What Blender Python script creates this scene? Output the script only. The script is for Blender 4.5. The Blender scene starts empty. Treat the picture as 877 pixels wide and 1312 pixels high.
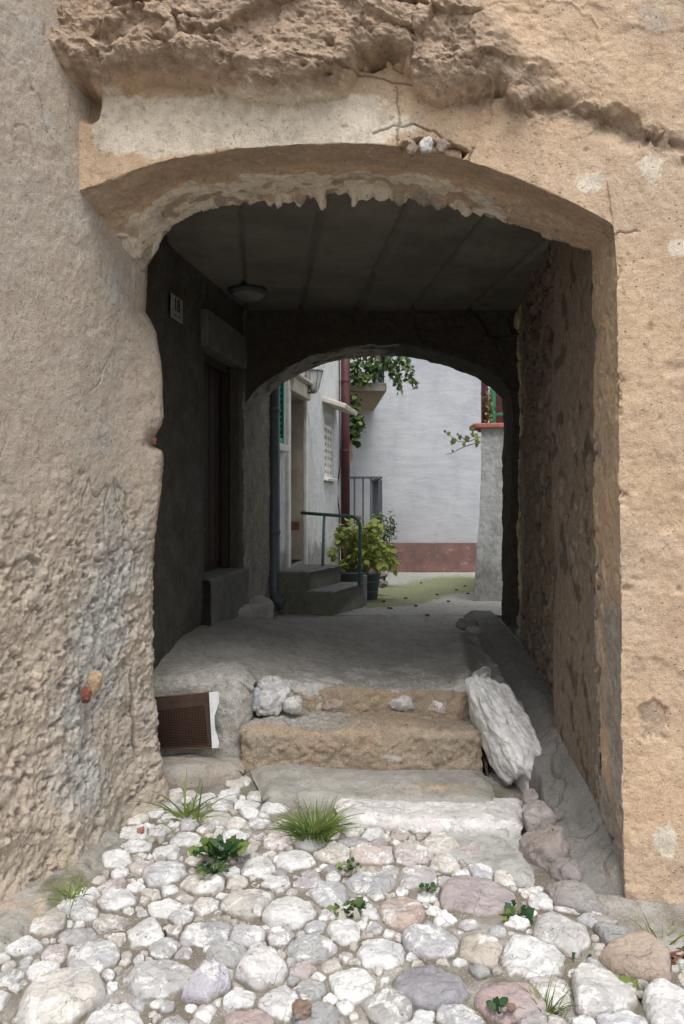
import bpy, math, random
import numpy as np
from mathutils import Vector

random.seed(7)
rng = np.random.default_rng(11)
scene = bpy.context.scene
COL = scene.collection
EYE = 1.55                      # eye height above the street where the photographer stands
F, CX, HY = 1100.0, 445.0, 640.0   # focal length, vanishing point (photo pixels), used to measure points

def at(px, py, Y):
    return np.array(((px - CX) * Y / F, Y, (HY - py) * Y / F))

# ------------------------------------------------------------------ noise
_perm = np.random.default_rng(3).permutation(4096).astype(np.int64)
_gr = np.random.default_rng(4).normal(size=(4096, 3)); _gr /= np.linalg.norm(_gr, axis=1)[:, None]
_rp = np.random.default_rng(5).random((4096, 3))
def _hash(i, j, k):
    return _perm[(_perm[(_perm[i & 4095] + j) & 4095] + k) & 4095]
def perlin(p):
    sh = p.shape[:-1]; p = p.reshape(-1, 3)
    i = np.floor(p).astype(np.int64); f = p - i
    w = f * f * f * (f * (f * 6 - 15) + 10)
    r = np.zeros(len(p))
    for dx in (0, 1):
        wx = w[:, 0] if dx else 1 - w[:, 0]
        for dy in (0, 1):
            wy = w[:, 1] if dy else 1 - w[:, 1]
            for dz in (0, 1):
                wz = w[:, 2] if dz else 1 - w[:, 2]
                g = _gr[_hash(i[:, 0] + dx, i[:, 1] + dy, i[:, 2] + dz)]
                r += wx * wy * wz * ((f[:, 0] - dx) * g[:, 0] + (f[:, 1] - dy) * g[:, 1] + (f[:, 2] - dz) * g[:, 2])
    return (r * 1.6).reshape(sh)
def fbm(p, o=4, gain=.5):
    r = 0; a = 1; s = 1; t = 0
    for k in range(o):
        r = r + a * perlin(p * s + 17.3 * k); t += a; a *= gain; s *= 2.03
    return r / t
def ridged(p, o=4):
    r = 0; a = 1; s = 1; t = 0
    for k in range(o):
        r = r + a * (1 - 2 * np.abs(perlin(p * s + 9.1 * k))); t += a; a *= .5; s *= 2.1
    return r / t
def worley(p):
    sh = p.shape[:-1]; p = p.reshape(-1, 3)
    i = np.floor(p).astype(np.int64)
    d1 = np.full(len(p), 9.); d2 = np.full(len(p), 9.); cid = np.zeros(len(p))
    for dx in (-1, 0, 1):
        for dy in (-1, 0, 1):
            for dz in (-1, 0, 1):
                h = _hash(i[:, 0] + dx, i[:, 1] + dy, i[:, 2] + dz)
                q = i + np.array((dx, dy, dz)) + _rp[h]
                d = np.sqrt(((p - q) ** 2).sum(1))
                m = d < d1
                d2 = np.where(m, d1, np.minimum(d2, d)); cid = np.where(m, _rp[h, 0] * .999 + _rp[h, 1] * .001, cid)
                d1 = np.where(m, d, d1)
    return d1.reshape(sh), d2.reshape(sh), cid.reshape(sh)
def sstep(a, b, x):
    t = np.clip((x - a) / (b - a), 0, 1); return t * t * (3 - 2 * t)
def interp(x, pts):
    return np.interp(x, [p[0] for p in pts], [p[1] for p in pts])
def blob(px, py, cx, cy, rx, ry):
    return np.exp(-(((px - cx) / rx) ** 2 + ((py - cy) / ry) ** 2))
def pix(P):
    return CX + F * P[..., 0] / P[..., 1], HY - F * P[..., 2] / P[..., 1]

# ------------------------------------------------------------------ objects
def tag(o, label=None, cat=None, group=None, kind=None):
    if label: o['label'] = label
    if cat: o['category'] = cat
    if group: o['group'] = group
    if kind: o['kind'] = kind
    return o
def empty(name, loc, label, cat, group=None):
    o = bpy.data.objects.new(name, None); COL.objects.link(o)
    o.empty_display_size = .1
    o.location = (loc[0], loc[1], loc[2] + EYE)
    return tag(o, label, cat, group)
def link(name, V, faces, mat, parent=None, smooth=True, attrs=None, mats=None):
    """V in eye-relative metres; origin goes to the base centre of the mesh."""
    V = np.asarray(V, float).reshape(-1, 3)
    base = np.array(((V[:, 0].min() + V[:, 0].max()) / 2, (V[:, 1].min() + V[:, 1].max()) / 2, V[:, 2].min()))
    me = bpy.data.meshes.new(name)
    me.vertices.add(len(V)); me.vertices.foreach_set('co', (V - base).astype(np.float32).ravel())
    if isinstance(faces, np.ndarray):
        n = len(faces); k = faces.shape[1]
        me.loops.add(n * k); me.loops.foreach_set('vertex_index', faces.astype(np.int32).ravel())
        me.polygons.add(n); me.polygons.foreach_set('loop_start', np.arange(0, n * k, k, dtype=np.int32))
        me.polygons.foreach_set('loop_total', np.full(n, k, dtype=np.int32))
    else:
        li = [i for f in faces for i in f]; tot = [len(f) for f in faces]
        me.loops.add(len(li)); me.loops.foreach_set('vertex_index', np.array(li, np.int32))
        me.polygons.add(len(tot)); me.polygons.foreach_set('loop_start', np.concatenate(([0], np.cumsum(tot)[:-1])).astype(np.int32))
        me.polygons.foreach_set('loop_total', np.array(tot, np.int32))
    me.update(calc_edges=True); me.validate()
    me.polygons.foreach_set('use_smooth', np.full(len(me.polygons), smooth, bool))
    for k, a in (attrs or {}).items():
        at_ = me.attributes.new(k, 'FLOAT', 'POINT'); at_.data.foreach_set('value', np.asarray(a, np.float32).ravel())
    me.materials.append(mat)
    o = bpy.data.objects.new(name, me); COL.objects.link(o)
    w = Vector((base[0], base[1], base[2] + EYE))
    if parent is not None:
        o.parent = parent
        q = parent
        while q is not None:
            w = w - q.location; q = q.parent
    o.location = w
    return o
def grid_faces(nu, nv, closed_u=False):
    iu = np.arange(nu if closed_u else nu - 1); iv = np.arange(nv - 1)
    a, b = np.meshgrid(iu, iv, indexing='ij'); a2 = (a + 1) % nu
    return np.stack([a * nv + b, a2 * nv + b, a2 * nv + b + 1, a * nv + b + 1], -1).reshape(-1, 4)
def normals(P):
    du = np.gradient(P, axis=0); dv = np.gradient(P, axis=1)
    n = np.cross(du, dv); n /= np.linalg.norm(n, axis=-1, keepdims=True) + 1e-9
    return n
def resample(pts, n):
    pts = np.asarray(pts, float); d = np.r_[0, np.cumsum(np.linalg.norm(np.diff(pts, axis=0), axis=1))]
    t = np.linspace(0, d[-1], n)
    return np.stack([np.interp(t, d, pts[:, k]) for k in range(pts.shape[1])], 1)

class MB:
    """collects primitive shapes into one mesh"""
    def __init__(s): s.V = []; s.F = []
    def add(s, V, Fs):
        o = len(s.V); s.V += [tuple(v) for v in V]; s.F += [tuple(i + o for i in f) for f in Fs]
    def prism(s, foot, z0, z1):
        n = len(foot); a = lambda z: z if isinstance(z, (list, tuple)) else [z] * n
        lo, hi = a(z0), a(z1)
        V = [(p[0], p[1], lo[i]) for i, p in enumerate(foot)] + [(p[0], p[1], hi[i]) for i, p in enumerate(foot)]
        Fs = [tuple(range(n - 1, -1, -1)), tuple(range(n, 2 * n))] + [(i, (i + 1) % n, n + (i + 1) % n, n + i) for i in range(n)]
        s.add(V, Fs)
    def box(s, c, d, ax=None):
        c = np.array(c, float)
        ax = np.eye(3) if ax is None else np.array(ax, float)
        V = []
        for z in (-1, 1):
            for x, y in ((-1, -1), (1, -1), (1, 1), (-1, 1)):
                V.append(c + ax[0] * x * d[0] / 2 + ax[1] * y * d[1] / 2 + ax[2] * z * d[2] / 2)
        s.add(V, [(3, 2, 1, 0), (4, 5, 6, 7), (0, 1, 5, 4), (1, 2, 6, 5), (2, 3, 7, 6), (3, 0, 4, 7)])
    def tube(s, pts, r, n=12, caps=True):
        pts = [np.array(p, float) for p in pts]; m = len(pts)
        rr = r if isinstance(r, (list, tuple)) else [r] * m
        up = None; rings = []
        for i, p in enumerate(pts):
            t = pts[min(i + 1, m - 1)] - pts[max(i - 1, 0)]; t /= np.linalg.norm(t) + 1e-9
            if up is None:
                up = np.cross(t, (0, 0, 1) if abs(t[2]) < .9 else (1, 0, 0))
            up = up - t * np.dot(up, t); up /= np.linalg.norm(up) + 1e-9
            w = np.cross(t, up)
            rings.append([p + rr[i] * (math.cos(a) * up + math.sin(a) * w) for a in [2 * math.pi * k / n for k in range(n)]])
        V = [v for ring in rings for v in ring]; Fs = []
        for i in range(m - 1):
            for k in range(n):
                Fs.append((i * n + k, i * n + (k + 1) % n, (i + 1) * n + (k + 1) % n, (i + 1) * n + k))
        if caps: Fs += [tuple(range(n - 1, -1, -1)), tuple((m - 1) * n + k for k in range(n))]
        s.add(V, Fs)
    def lathe(s, c, prof, n=20):
        V = []; Fs = []
        for r, z in prof:
            V += [(c[0] + r * math.cos(2 * math.pi * k / n), c[1] + r * math.sin(2 * math.pi * k / n), c[2] + z) for k in range(n)]
        for i in range(len(prof) - 1):
            for k in range(n): Fs.append((i * n + k, i * n + (k + 1) % n, (i + 1) * n + (k + 1) % n, (i + 1) * n + k))
        Fs += [tuple(range(n - 1, -1, -1)), tuple((len(prof) - 1) * n + k for k in range(n))]
        s.add(V, Fs)
    def build(s, name, mat, parent=None, smooth=False, bevel=0, seg=2):
        o = link(name, s.V, s.F, mat, parent, smooth)
        if bevel:
            b = o.modifiers.new('bevel', 'BEVEL'); b.width = bevel; b.segments = seg; b.limit_method = 'ANGLE'
        return o

# ------------------------------------------------------------------ materials
class NT:
    def __init__(s, name):
        s.m = bpy.data.materials.new(name); s.m.use_nodes = True
        s.t = s.m.node_tree; s.N = s.t.nodes; s.L = s.t.links
        s.b = s.N['Principled BSDF']; s.b.inputs['Roughness'].default_value = .92
        s.b.inputs['Specular IOR Level'].default_value = .25
        s.pos = s.N.new('ShaderNodeNewGeometry').outputs['Position']
    def vec(s, scale=(1, 1, 1)):
        n = s.N.new('ShaderNodeMapping'); n.inputs['Scale'].default_value = scale
        s.L.new(s.pos, n.inputs['Vector']); return n.outputs[0]
    def noise(s, scale, detail=4, rough=.55, vec=None, dist=0):
        n = s.N.new('ShaderNodeTexNoise'); n.inputs['Scale'].default_value = scale
        n.inputs['Detail'].default_value = detail; n.inputs['Roughness'].default_value = rough
        n.inputs['Distortion'].default_value = dist
        s.L.new(vec or s.pos, n.inputs['Vector']); return n.outputs['Fac']
    def voro(s, scale, feature='F1', vec=None, out='Distance'):
        n = s.N.new('ShaderNodeTexVoronoi'); n.feature = feature; n.inputs['Scale'].default_value = scale
        s.L.new(vec or s.pos, n.inputs['Vector']); return n.outputs[out]
    def attr(s, name):
        n = s.N.new('ShaderNodeAttribute'); n.attribute_name = name; return n.outputs['Fac']
    def objcol(s):
        return s.N.new('ShaderNodeObjectInfo').outputs['Color']
    def sepr(s, c):
        n = s.N.new('ShaderNodeSeparateColor'); s.L.new(c, n.inputs[0]); return n.outputs[1]
    def rnd(s):
        return s.N.new('ShaderNodeObjectInfo').outputs['Random']
    def _in(s, sock, v):
        if isinstance(v, (int, float)): sock.default_value = v
        elif isinstance(v, tuple): sock.default_value = v if len(v) == 4 else (*v, 1)
        else: s.L.new(v, sock)
    def ramp(s, fac, a, b):
        n = s.N.new('ShaderNodeMapRange'); n.interpolation_type = 'SMOOTHSTEP'
        n.inputs['From Min'].default_value = a; n.inputs['From Max'].default_value = b
        s.L.new(fac, n.inputs['Value']); return n.outputs['Result']
    def mix(s, fac, a, b, mode='MIX'):
        n = s.N.new('ShaderNodeMix'); n.data_type = 'RGBA'; n.blend_type = mode
        s._in(n.inputs['Factor'], fac); s._in(n.inputs['A'], a); s._in(n.inputs['B'], b)
        return n.outputs['Result']
    def math(s, op, a, b=0.):
        n = s.N.new('ShaderNodeMath'); n.operation = op; s._in(n.inputs[0], a); s._in(n.inputs[1], b); return n.outputs[0]
    def bump(s, h, dist=.004, strength=.6):
        n = s.N.new('ShaderNodeBump'); n.inputs['Distance'].default_value = dist; n.inputs['Strength'].default_value = strength
        s.L.new(h, n.inputs['Height']); s.L.new(n.outputs[0], s.b.inputs['Normal'])
    def out(s, col, rough=None):
        s._in(s.b.inputs['Base Color'], col)
        if rough is not None: s._in(s.b.inputs['Roughness'], rough)
        return s.m

def plaster(name, c1, c2, dark, pale=(.55, .47, .37), rubble=(.27, .2, .135), grey=(.33, .32, .29), speck=.5, moss=(.09, .10, .035), bump=.007):
    """rendered masonry: attributes pale / rough / grey / moss / cav steer worn areas; cav also paints shade into hollows"""
    n = NT(name)
    big = n.ramp(n.noise(1.7, 5, .6), .35, .68)
    med = n.ramp(n.noise(7, 6, .65, dist=.6), .38, .7)
    col = n.mix(big, c1, c2)
    col = n.mix(n.math('MULTIPLY', med, .55), col, dark)
    pl = n.ramp(n.math('ADD', n.attr('pale'), n.math('MULTIPLY', n.math('SUBTRACT', n.noise(9, 6, .65, dist=.5), .5), .9)), .42, .58)
    palec = n.mix(n.ramp(n.noise(14, 5, .6), .4, .7), pale, tuple(x * .72 for x in pale))
    col = n.mix(pl, col, palec)
    gr = n.ramp(n.math('ADD', n.attr('grey'), n.math('MULTIPLY', n.math('SUBTRACT', n.noise(6, 6, .65), .5), .9)), .35, .7)
    col = n.mix(n.math('MULTIPLY', gr, .85), col, n.mix(n.ramp(n.noise(18, 4), .4, .65), grey, tuple(x * .7 for x in grey)))
    rb = n.ramp(n.math('ADD', n.attr('rough'), n.math('MULTIPLY', n.math('SUBTRACT', n.noise(11, 5), .5), .5)), .3, .7)
    rubc = n.mix(n.ramp(n.noise(22, 5, .7), .35, .68), rubble, tuple(min(.8, x * 1.55) for x in rubble))
    col = n.mix(n.math('MULTIPLY', rb, .8), col, rubc)
    ms = n.ramp(n.math('ADD', n.attr('moss'), n.math('MULTIPLY', n.math('SUBTRACT', n.noise(16, 5), .5), .8)), .45, .75)
    col = n.mix(n.math('MULTIPLY', ms, .7), col, moss)
    # mottling, sand grains and small pits
    mot = n.noise(27, 6, .72)
    col = n.mix(n.math('MULTIPLY', n.ramp(mot, .52, .70), .55), col, tuple(x * .55 for x in dark))
    col = n.mix(n.math('MULTIPLY', n.ramp(mot, .46, .30), .40), col, tuple(min(.8, x * 1.35 + .03) for x in c2))
    pt = n.math('MULTIPLY', n.ramp(n.voro(38), .16, .07), n.ramp(n.noise(6, 3), .48, .56))
    col = n.mix(n.math('MULTIPLY', pt, .75 * min(1, speck * 1.5)), col, tuple(x * .22 for x in dark))
    fine = n.noise(150, 3, .75)
    col = n.mix(n.math('MULTIPLY', n.ramp(fine, .5, .66), min(.8, .75 * speck)), col, tuple(x * .42 for x in dark))
    sp = n.math('MULTIPLY', n.ramp(n.voro(95), .24, .12), n.ramp(n.noise(10, 4), .40, .58))
    col = n.mix(n.math('MULTIPLY', sp, min(.8, 1.1 * speck)), col, (.78, .73, .64))
    col = n.mix(n.math('MULTIPLY', n.attr('cav'), .75), col, tuple(x * .3 for x in dark))  # recess shade painted in along with dirt in the cavities
    h = n.math('ADD', n.math('MULTIPLY', n.noise(48, 6, .72), 1.3), n.math('MULTIPLY', fine, .5))
    h = n.math('SUBTRACT', h, n.math('MULTIPLY', pt, 1.2))
    n.bump(h, bump, .8)
    return n.out(col)

M = {}
M['front'] = plaster('plaster_tan', (.59, .43, .29), (.52, .40, .295), (.43, .30, .20), pale=(.76, .675, .555), rubble=(.26, .195, .145))
M['left'] = plaster('plaster_grey_tan', (.50, .425, .35), (.46, .41, .35), (.38, .305, .235), pale=(.62, .57, .50), rubble=(.43, .35, .27), grey=(.48, .475, .445))
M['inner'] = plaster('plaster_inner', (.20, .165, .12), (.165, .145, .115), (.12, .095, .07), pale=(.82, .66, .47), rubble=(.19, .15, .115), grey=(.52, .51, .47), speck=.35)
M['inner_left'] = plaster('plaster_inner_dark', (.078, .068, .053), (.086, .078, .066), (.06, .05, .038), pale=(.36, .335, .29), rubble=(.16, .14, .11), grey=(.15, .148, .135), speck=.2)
M['cement'] = plaster('cement', (.40, .385, .35), (.34, .32, .29), (.27, .245, .21), pale=(.56, .545, .51), rubble=(.40, .29, .19), grey=(.45, .45, .425), moss=(.10, .11, .03), speck=.45)
M['floor'] = plaster('floor_cement', (.46, .44, .40), (.37, .355, .32), (.26, .245, .215), pale=(.64, .625, .585), rubble=(.33, .26, .19), grey=(.38, .38, .355), moss=(.13, .15, .025), speck=.4)
M['gutter'] = plaster('gutter_cement', (.22, .21, .195), (.185, .178, .165), (.14, .13, .115), pale=(.34, .33, .31), rubble=(.24, .20, .16), grey=(.26, .26, .245), speck=.3)
M['earth_step'] = plaster('earth_concrete', (.44, .35, .255), (.42, .36, .285), (.32, .245, .17), pale=(.66, .61, .54), rubble=(.43, .29, .18), grey=(.50, .495, .465), speck=1.0, bump=.011)
M['house'] = plaster('roughcast_grey', (.78, .80, .79), (.68, .69, .69), (.52, .53, .53), pale=(.6, .6, .58), rubble=(.3, .29, .27), grey=(.3, .3, .29), speck=.3, bump=.012)
M['garden'] = plaster('garden_wall_cement', (.52, .53, .52), (.45, .46, .45), (.26, .26, .25), pale=(.5, .5, .48), rubble=(.22, .21, .19), grey=(.24, .24, .22), speck=.3)

def mat_far():
    n = NT('far_render')
    col = n.mix(n.ramp(n.noise(.9, 5, .6), .3, .7), (.35, .365, .40), (.46, .47, .495))
    col = n.mix(n.math('MULTIPLY', n.ramp(n.noise(3, 6, .65, n.vec((1, 1, .5))), .45, .75), .5), col, (.30, .31, .345))
    z = n.N.new('ShaderNodeSeparateXYZ'); n.L.new(n.pos, z.inputs[0])
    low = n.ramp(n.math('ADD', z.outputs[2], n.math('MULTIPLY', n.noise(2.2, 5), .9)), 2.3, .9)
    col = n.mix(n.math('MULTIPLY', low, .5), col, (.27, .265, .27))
    n.bump(n.math('ADD', n.noise(9, 5, .65, n.vec((1, 1, 2.4))), n.math('MULTIPLY', n.noise(60, 3), .3)), .012, .6)
    return n.out(col)
M['far'] = mat_far()
def mat_simple(name, c, c2=None, scale=14, rough=.7, bump=.0, metal=0, spec=.3, detail=5):
    n = NT(name)
    col = n.mix(n.ramp(n.noise(scale, detail, .6), .38, .68), c, c2 or tuple(x * .7 for x in c))
    n.b.inputs['Metallic'].default_value = metal; n.b.inputs['Specular IOR Level'].default_value = spec
    if bump: n.bump(n.noise(scale * 3, 4), bump, .6)
    return n.out(col, rough)
def mat_plinth():
    n = NT('plinth_red')
    col = n.mix(n.ramp(n.noise(4, 6, .65), .38, .65), (.20, .112, .096), (.14, .085, .078))
    col = n.mix(n.math('MULTIPLY', n.ramp(n.noise(9, 7, .7), .58, .66), .6), col, (.33, .29, .27))
    z = n.N.new('ShaderNodeSeparateXYZ'); n.L.new(n.pos, z.inputs[0])
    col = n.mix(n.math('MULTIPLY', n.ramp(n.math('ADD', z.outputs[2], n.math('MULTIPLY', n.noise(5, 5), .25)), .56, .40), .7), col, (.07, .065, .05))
    n.bump(n.noise(20, 5), .006, .6); return n.out(col)
M['plinth'] = mat_plinth()
M['white_trim'] = mat_simple('white_trim', (.80, .79, .76), (.66, .64, .6), 9, .8, .002)
M['stone_trim'] = mat_simple('stone_trim', (.62, .58, .50), (.50, .455, .38), 7, .85, .004)
M['reveal'] = mat_simple('door_reveal', (.50, .455, .38), (.38, .315, .25), 5, .9, .003)
M['green_paint'] = mat_simple('green_paint', (.02, .30, .19), (.015, .22, .14), 30, .45)
M['gate_green'] = mat_simple('gate_green', (.045, .24, .12), (.03, .16, .08), 30, .5)
M['rail_green'] = mat_simple('rail_green', (.055, .20, .175), (.09, .12, .10), 40, .5)
M['maroon'] = mat_simple('maroon_paint', (.10, .033, .04), (.075, .025, .03), 12, .5)
M['pipe_grey'] = mat_simple('pipe_grey', (.11, .135, .155), (.085, .10, .115), 10, .4)
M['iron'] = mat_simple('iron_grey', (.10, .105, .125), (.075, .08, .09), 20, .55)
M['rust'] = mat_simple('rusty_wire', (.075, .045, .032), (.12, .055, .03), 60, .8)
M['black_hole'] = mat_simple('painted_void', (.012, .010, .009), (.018, .014, .012), 20, .9)  # flat near-black standing in for the unlit depth of openings
M['wood_dark'] = mat_simple('dark_wood', (.035, .022, .015), (.022, .014, .01), 12, .7, .002)
M['lintel'] = mat_simple('lintel_stone', (.15, .15, .14), (.11, .108, .10), 9, .9, .004)
M['plate_white'] = mat_simple('plate_enamel', (.33, .32, .295), (.26, .25, .225), 25, .5)
M['ink'] = mat_simple('black_ink', (.012, .012, .012), None, 20, .5)
M['lamp_glass'] = mat_simple('frosted_glass', (.19, .195, .19), (.15, .155, .15), 9, .35)
M['lantern_glass'] = mat_simple('lantern_glass', (.62, .64, .64), (.5, .52, .52), 12, .25)
M['terracotta'] = mat_simple('terracotta', (.46, .18, .13), (.34, .13, .095), 12, .8, .003)
M['balcony_under'] = mat_simple('balcony_underside', (.30, .225, .15), (.24, .18, .12), 5, .9, .002)
M['balcony_edge'] = mat_simple('balcony_edge', (.5, .47, .41), (.36, .33, .28), 12, .85)
M['tub'] = mat_simple('tub_zinc', (.11, .145, .155), (.085, .105, .11), 14, .6)
M['step_dark'] = plaster('steps_concrete', (.22, .215, .18), (.165, .165, .13), (.11, .108, .08), pale=(.42, .41, .38), rubble=(.06, .058, .045), grey=(.24, .24, .225), moss=(.07, .085, .025), speck=.3)
M['paper'] = mat_simple('white_sheet', (.7, .71, .72), (.58, .59, .6), 30, .6)
M['twig'] = mat_simple('twig', (.10, .07, .04), (.07, .05, .03), 20, .8)
M['dry_vine'] = mat_simple('dry_vine', (.24, .15, .08), (.17, .10, .05), 20, .8)
M['dark_leaf'] = mat_simple('dead_leaf', (.035, .025, .02), (.05, .03, .02), 20, .7)
M['yellow_leaf'] = mat_simple('ochre_leaf', (.5, .33, .12), (.42, .25, .08), 20, .7)
M['brick'] = mat_simple('brick_red', (.24, .11, .08), (.17, .075, .055), 30, .9, .002)
M['hose'] = mat_simple('black_rubber', (.02, .02, .022), None, 20, .5)
M['shard'] = mat_simple('dark_slate', (.05, .052, .056), None, 20, .6)

def mat_leaf(name, a, b, rough=.5):
    n = NT(name)
    col = n.mix(n.ramp(n.noise(11, 3), .35, .65), a, b)
    col = n.mix(n.ramp(n.attr('tone'), 0., 1.), col, n.mix(.5, col, (.35, .42, .10)))
    tr = n.N.new('ShaderNodeBsdfTranslucent'); n.L.new(col, tr.inputs[0])
    mx = n.N.new('ShaderNodeMixShader'); mx.inputs[0].default_value = .25
    n.L.new(n.b.outputs[0], mx.inputs[1]); n.L.new(tr.outputs[0], mx.inputs[2])
    n.L.new(mx.outputs[0], n.N['Material Output'].inputs[0])
    return n.out(col, rough)
M['ivy'] = mat_leaf('ivy_leaf', (.045, .085, .03), (.09, .14, .05))
M['hydrangea'] = mat_leaf('hydrangea_leaf', (.30, .38, .075), (.50, .53, .17))
M['weed'] = mat_leaf('weed_leaf', (.022, .065, .025), (.035, .09, .03))
M['grass'] = mat_leaf('grass_blade', (.05, .10, .022), (.11, .16, .05))
M['shrub'] = mat_leaf('shrub_leaf', (.04, .07, .035), (.07, .10, .05))
M['vine'] = mat_leaf('vine_leaf', (.09, .13, .05), (.2, .19, .08))

def mat_stone():
    n = NT('limestone')
    oc = n.objcol()
    v = n.N.new('ShaderNodeVectorMath'); v.operation = 'ADD'; n.L.new(n.pos, v.inputs[0])
    cr = n.N.new('ShaderNodeCombineXYZ'); r = n.math('MULTIPLY', n.rnd(), 37.); n.L.new(r, cr.inputs[0]); n.L.new(r, cr.inputs[1])
    n.L.new(cr.outputs[0], v.inputs[1]); p = v.outputs[0]
    col = n.mix(n.math('MULTIPLY', n.ramp(n.noise(9, 6, .65, p, .8), .42, .66), .8), oc, n.mix(1., oc, (.72, .70, .71), 'MULTIPLY'))
    wh = n.math('MULTIPLY', n.ramp(n.noise(12, 8, .74, p, .6), .50, .58), n.ramp(n.math('SUBTRACT', n.sepr(oc), .43), .0, .06))
    col = n.mix(n.math('MULTIPLY', wh, .85), col, (.90, .89, .87))
    st = n.ramp(n.noise(17, 6, .7, p, 1.5), .58, .72)
    col = n.mix(n.math('MULTIPLY', st, .7), col, (.33, .305, .27))
    gq = n.ramp(n.noise(6, 6, .7, p, .6), .52, .64)
    col = n.mix(n.math('MULTIPLY', gq, .5), col, (.47, .455, .45))
    wv = n.N.new('ShaderNodeVectorMath'); wv.operation = 'ADD'; n.L.new(p, wv.inputs[0])
    nw = n.N.new('ShaderNodeTexNoise'); nw.inputs['Scale'].default_value = 14; nw.inputs['Detail'].default_value = 4; n.L.new(p, nw.inputs['Vector'])
    sc2 = n.N.new('ShaderNodeVectorMath'); sc2.operation = 'SCALE'; sc2.inputs['Scale'].default_value = .12; n.L.new(nw.outputs['Color'], sc2.inputs[0]); n.L.new(sc2.outputs[0], wv.inputs[1])
    ck = n.math('MULTIPLY', n.ramp(n.voro(9, 'DISTANCE_TO_EDGE', wv.outputs[0]), .035, .0), n.ramp(n.noise(8, 3, .5, p), .46, .58))
    col = n.mix(n.math('MULTIPLY', ck, .22), col, (.25, .225, .19))
    ld_ = n.math('MULTIPLY', n.ramp(n.voro(30, 'F1', p), .17, .10), n.ramp(n.noise(9, 3, .5, p), .52, .6))
    col = n.mix(n.math('MULTIPLY', ld_, .7), col, (.11, .105, .095))
    fl = n.ramp(n.noise(70, 4, .7, p), .58, .72)
    col = n.mix(n.math('MULTIPLY', fl, .6), col, (.16, .14, .11))
    # dirt creeping up from the joints
    dr = n.ramp(n.math('ADD', n.attr('low'), n.math('MULTIPLY', n.math('SUBTRACT', n.noise(25, 5), .5), .9)), .45, .95)
    col = n.mix(n.math('MULTIPLY', dr, .8), col, (.21, .175, .125))
    n.bump(n.math('SUBTRACT', n.math('ADD', n.noise(30, 7, .78, p), n.math('MULTIPLY', n.voro(30, 'F1', p), -.4)), n.math('MULTIPLY', ck, .25)), .016, 1.)
    return n.out(col, .88)
M['stone'] = mat_stone()
def mat_bed():
    n = NT('dirt_and_mortar')
    col = n.mix(n.ramp(n.noise(5, 6, .65), .38, .65), (.17, .15, .12), (.36, .345, .315))
    col = n.mix(n.math('MULTIPLY', n.ramp(n.noise(40, 5, .7), .45, .7), .7), col, (.13, .10, .065))
    col = n.mix(n.math('MULTIPLY', n.ramp(n.voro(90), .25, .12), .6), col, (.62, .58, .52))
    ms = n.ramp(n.noise(4.2, 6, .65), .55, .68)
    col = n.mix(n.math('MULTIPLY', ms, .45), col, (.10, .105, .035))
    n.bump(n.math('ADD', n.noise(50, 5, .7), n.math('MULTIPLY', n.voro(80), -.5)), .008, .9)
    return n.out(col)
M['bed'] = mat_bed()
def mat_ceiling():
    n = NT('ceiling_slabs')
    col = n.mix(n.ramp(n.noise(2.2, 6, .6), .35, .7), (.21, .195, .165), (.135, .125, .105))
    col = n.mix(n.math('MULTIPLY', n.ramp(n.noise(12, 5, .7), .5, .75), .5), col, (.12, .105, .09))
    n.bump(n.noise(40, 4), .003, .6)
    return n.out(col)
M['ceiling'] = mat_ceiling()

# ------------------------------------------------------------------ shared surfaces
def wall_base(P, amp=1.0):
    """fine relief common to all rendered walls"""
    d = .010 * fbm(P * 2.3, 3) + .005 * fbm(P * 9, 4) + .0028 * fbm(P * 34, 3)
    f1, f2, c = worley(P * 62)
    d += .0022 * (.5 - f1) * (c > .35)
    pit = fbm(P * 14 + 40, 3)
    d -= .006 * sstep(.42, .58, pit)
    return d * amp, .6 * sstep(.44, .6, pit)

def yface(X): return 3.372 - .164 * X
def ground(X, Y): return -1.53 + .064 * (Y - 2.5)

# ------------------------------------------------------------------ ARCHWAY BUILDING
arch = empty('archway_house', (0, 5.2, -1.5), 'old tan plastered house front with a broad low arched passage through it', 'archway')

# front face + arch soffit as one sheet
Bpx = [(60, 262), (90, 248), (118, 239), (160, 222), (200, 208), (250, 198), (300, 191), (380, 185), (440, 183), (500, 186), (545, 193), (600, 206),
       (650, 223), (700, 243), (745, 265), (775, 281), (786, 289), (791, 300), (791, 400), (792, 500), (794, 650), (796, 800), (798, 1000), (801, 1130), (806, 1230)]
Cpx = [(150, 390), (185, 345), (205, 312), (218, 290), (258, 269), (325, 257), (380, 251), (435, 246), (490, 247), (545, 253), (600, 266), (650, 283),
       (700, 302), (740, 314), (757, 321), (760, 330), (760, 420), (761, 520), (761, 650), (762, 800), (762, 960), (763, 1080), (765, 1180)]
def on_face(pts, off):
    out = []
    for px, py in pts:
        k = (px - CX) / F; Y = (3.372 + off) / (1 + .164 * k); out.append((k * Y, Y, (HY - py) * Y / F))
    return np.array(out)
NU = 940
Bc = resample(on_face(Bpx, 0), NU)
# C follows B by matching the springing points
def match(Bp, Cp, splitB, splitC, Bc):
    tB = np.r_[0, np.cumsum(np.linalg.norm(np.diff(Bc, axis=0), axis=1))]
    kB = np.argmin(np.linalg.norm(Bc - splitB, axis=1))
    Ca = Cp[:splitC + 1]; Cb = Cp[splitC:]
    A = resample(Ca, kB + 1); D = resample(Cb, len(Bc) - kB)
    return np.vstack([A, D[1:]])
Cc_w = on_face(Cpx, .46)
Cc = match(Bpx, Cc_w, on_face([(786, 289)], 0)[0], 14, Bc)
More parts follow.
